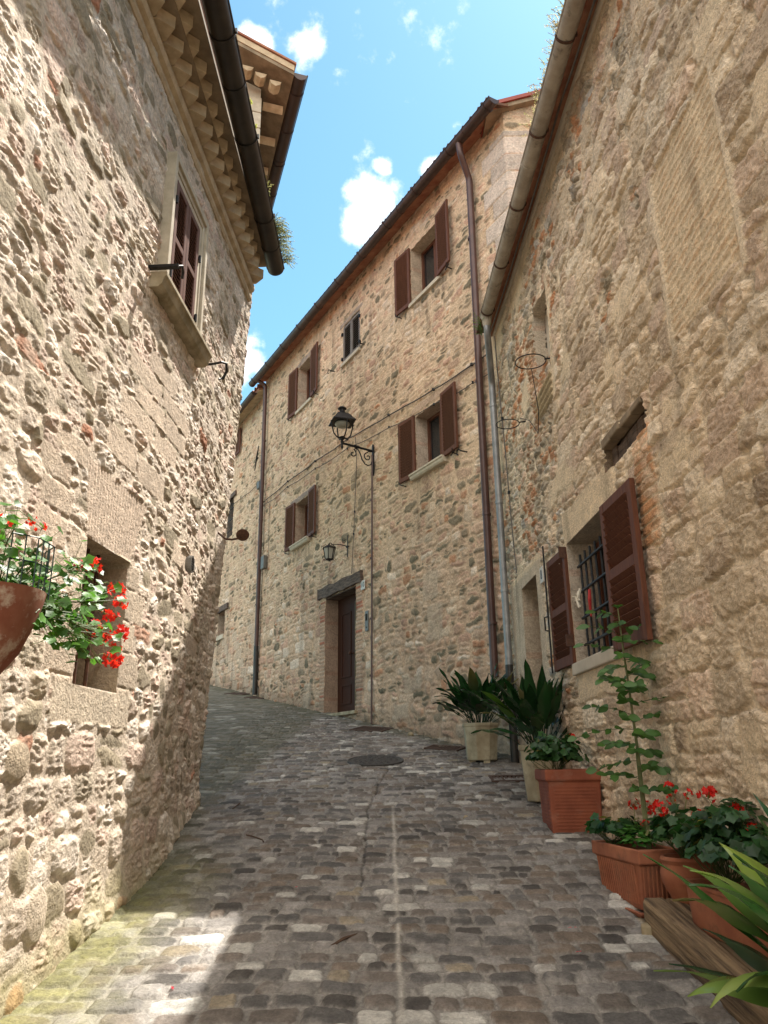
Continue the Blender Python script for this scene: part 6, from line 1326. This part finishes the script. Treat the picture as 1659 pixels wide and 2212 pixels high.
weeds('gutter_weeds', (-1.05, 5.75, 5.09), (-1.05, 6.05, 5.08), 10, .14, 'thin weeds on the left dark gutter, nearer than the dry tuft', 4, side=V(.35, 0, 0), fl=(.45, .40, .32))
weeds('gutter_weeds', (-1.04, 4.90, 5.11), (-1.04, 4.93, 5.11), 5, .035, 'tiny yellow succulent on the left gutter rim, nearer one', 5, cols=((.42, .40, .14),))
weeds('gutter_weeds', (-1.04, 5.15, 5.11), (-1.04, 5.20, 5.11), 6, .035, 'tiny yellow succulent on the left gutter rim, farther one', 6, cols=((.42, .40, .14),))
weeds('gutter_weeds', rp(4.4, 5.33, .26), rp(5.5, 5.32, .26), 120, .18, 'pinkish dry flowering weeds along the right beige gutter', 7, cols=((.34, .24, .22), (.44, .33, .30), (.26, .24, .14)), side=V(-.45, 0, .1), fl=(.62, .50, .50))
weeds('gutter_weeds', rp(3.2, 5.33, .26), rp(4.4, 5.32, .26), 90, .20, 'paler dry weeds on the right gutter at the top of the picture', 9, cols=((.34, .26, .22), (.26, .25, .14)), side=V(-.4, 0, .1), fl=(.60, .52, .50))
weeds('gutter_weeds', rp(8.30, 5.12, .31), rp(8.36, 4.98, .30), 34, .20, 'green tuft growing where the right gutter meets its down pipe', 8, cols=((.10, .17, .06), (.16, .22, .08)), side=V(-.6, -.1, -.1), droop=.8)

# ------------------------------------------------------------------ small litter on the street
def litter(pts, r, name, label, m, cat): b = MB(); b.tube(pts, r, 5); return tag(b.build(name, m), label, cat)
def g3(x, y, h=.018): return V(x, y, gz(x, y) + h)
litter([g3(-.28, 4.12), g3(-.22, 4.18, .03), g3(-.15, 4.27)], [.006, .008, .004], 'twig', 'dark dry twig lying on the shaded cobbles in the middle of the street', M['twig'], 'twig')
litter([g3(-1.05, 6.1), g3(-.97, 6.0, .03), g3(-.90, 5.96), g3(-.88, 5.90)], .005, 'twig', 'thin branched twig near the foot of the left wall', M['twig'], 'twig')
litter([g3(-1.30, 6.9), g3(-1.26, 7.0, .04), g3(-1.28, 7.12)], .005, 'twig', 'small twig farther up by the left wall end', M['twig'], 'twig')
random.seed(77)
for (x, y, lb) in ((-.93, 3.72, 'red petal on the sunlit cobbles'), (.92, 4.30, 'red petal on cobbles left of the saucer'), (.88, 4.02, 'tiny red petal left of the beam'), (-.53, 4.95, 'red petal on the shaded middle cobbles')):
    L_ = Leaves(); c = g3(x, y, .022)
    for k in range(2): L_.oval(c + V(random.uniform(-.01, .01), random.uniform(-.01, .01), 0), V(random.gauss(0, 1), random.gauss(0, 1), .1), UZ, .022, .013, (.6, .03, .06), segs=2)
    tag(L_.build('petal', M['petal'], None), lb, 'petal')
random.seed(12)
for (x, y, r, lb) in ((.33, 11.05, .05, 'pale stone lying against the foot of the facing wall'), (.58, 8.62, .02, 'pebble left of the octagonal planter'), (.62, 6.55, .022, 'pale pebble on the cobbles left of the red square pot')):
    b = MB(); c = g3(x, y, r * .5); n = 8
    b.lathe([(r * .5, -r * .5), (r * .95, -r * .2), (r, .1 * r), (r * .6, r * .6), (r * .1, r * .75)], c, n); o = tag(b.build('pebble', M['olds'], smooth=True), lb, 'stone')
    for v in o.data.vertices: v.co += Vector((random.uniform(-1, 1), random.uniform(-1, 1), random.uniform(-1, 1))) * r * .12
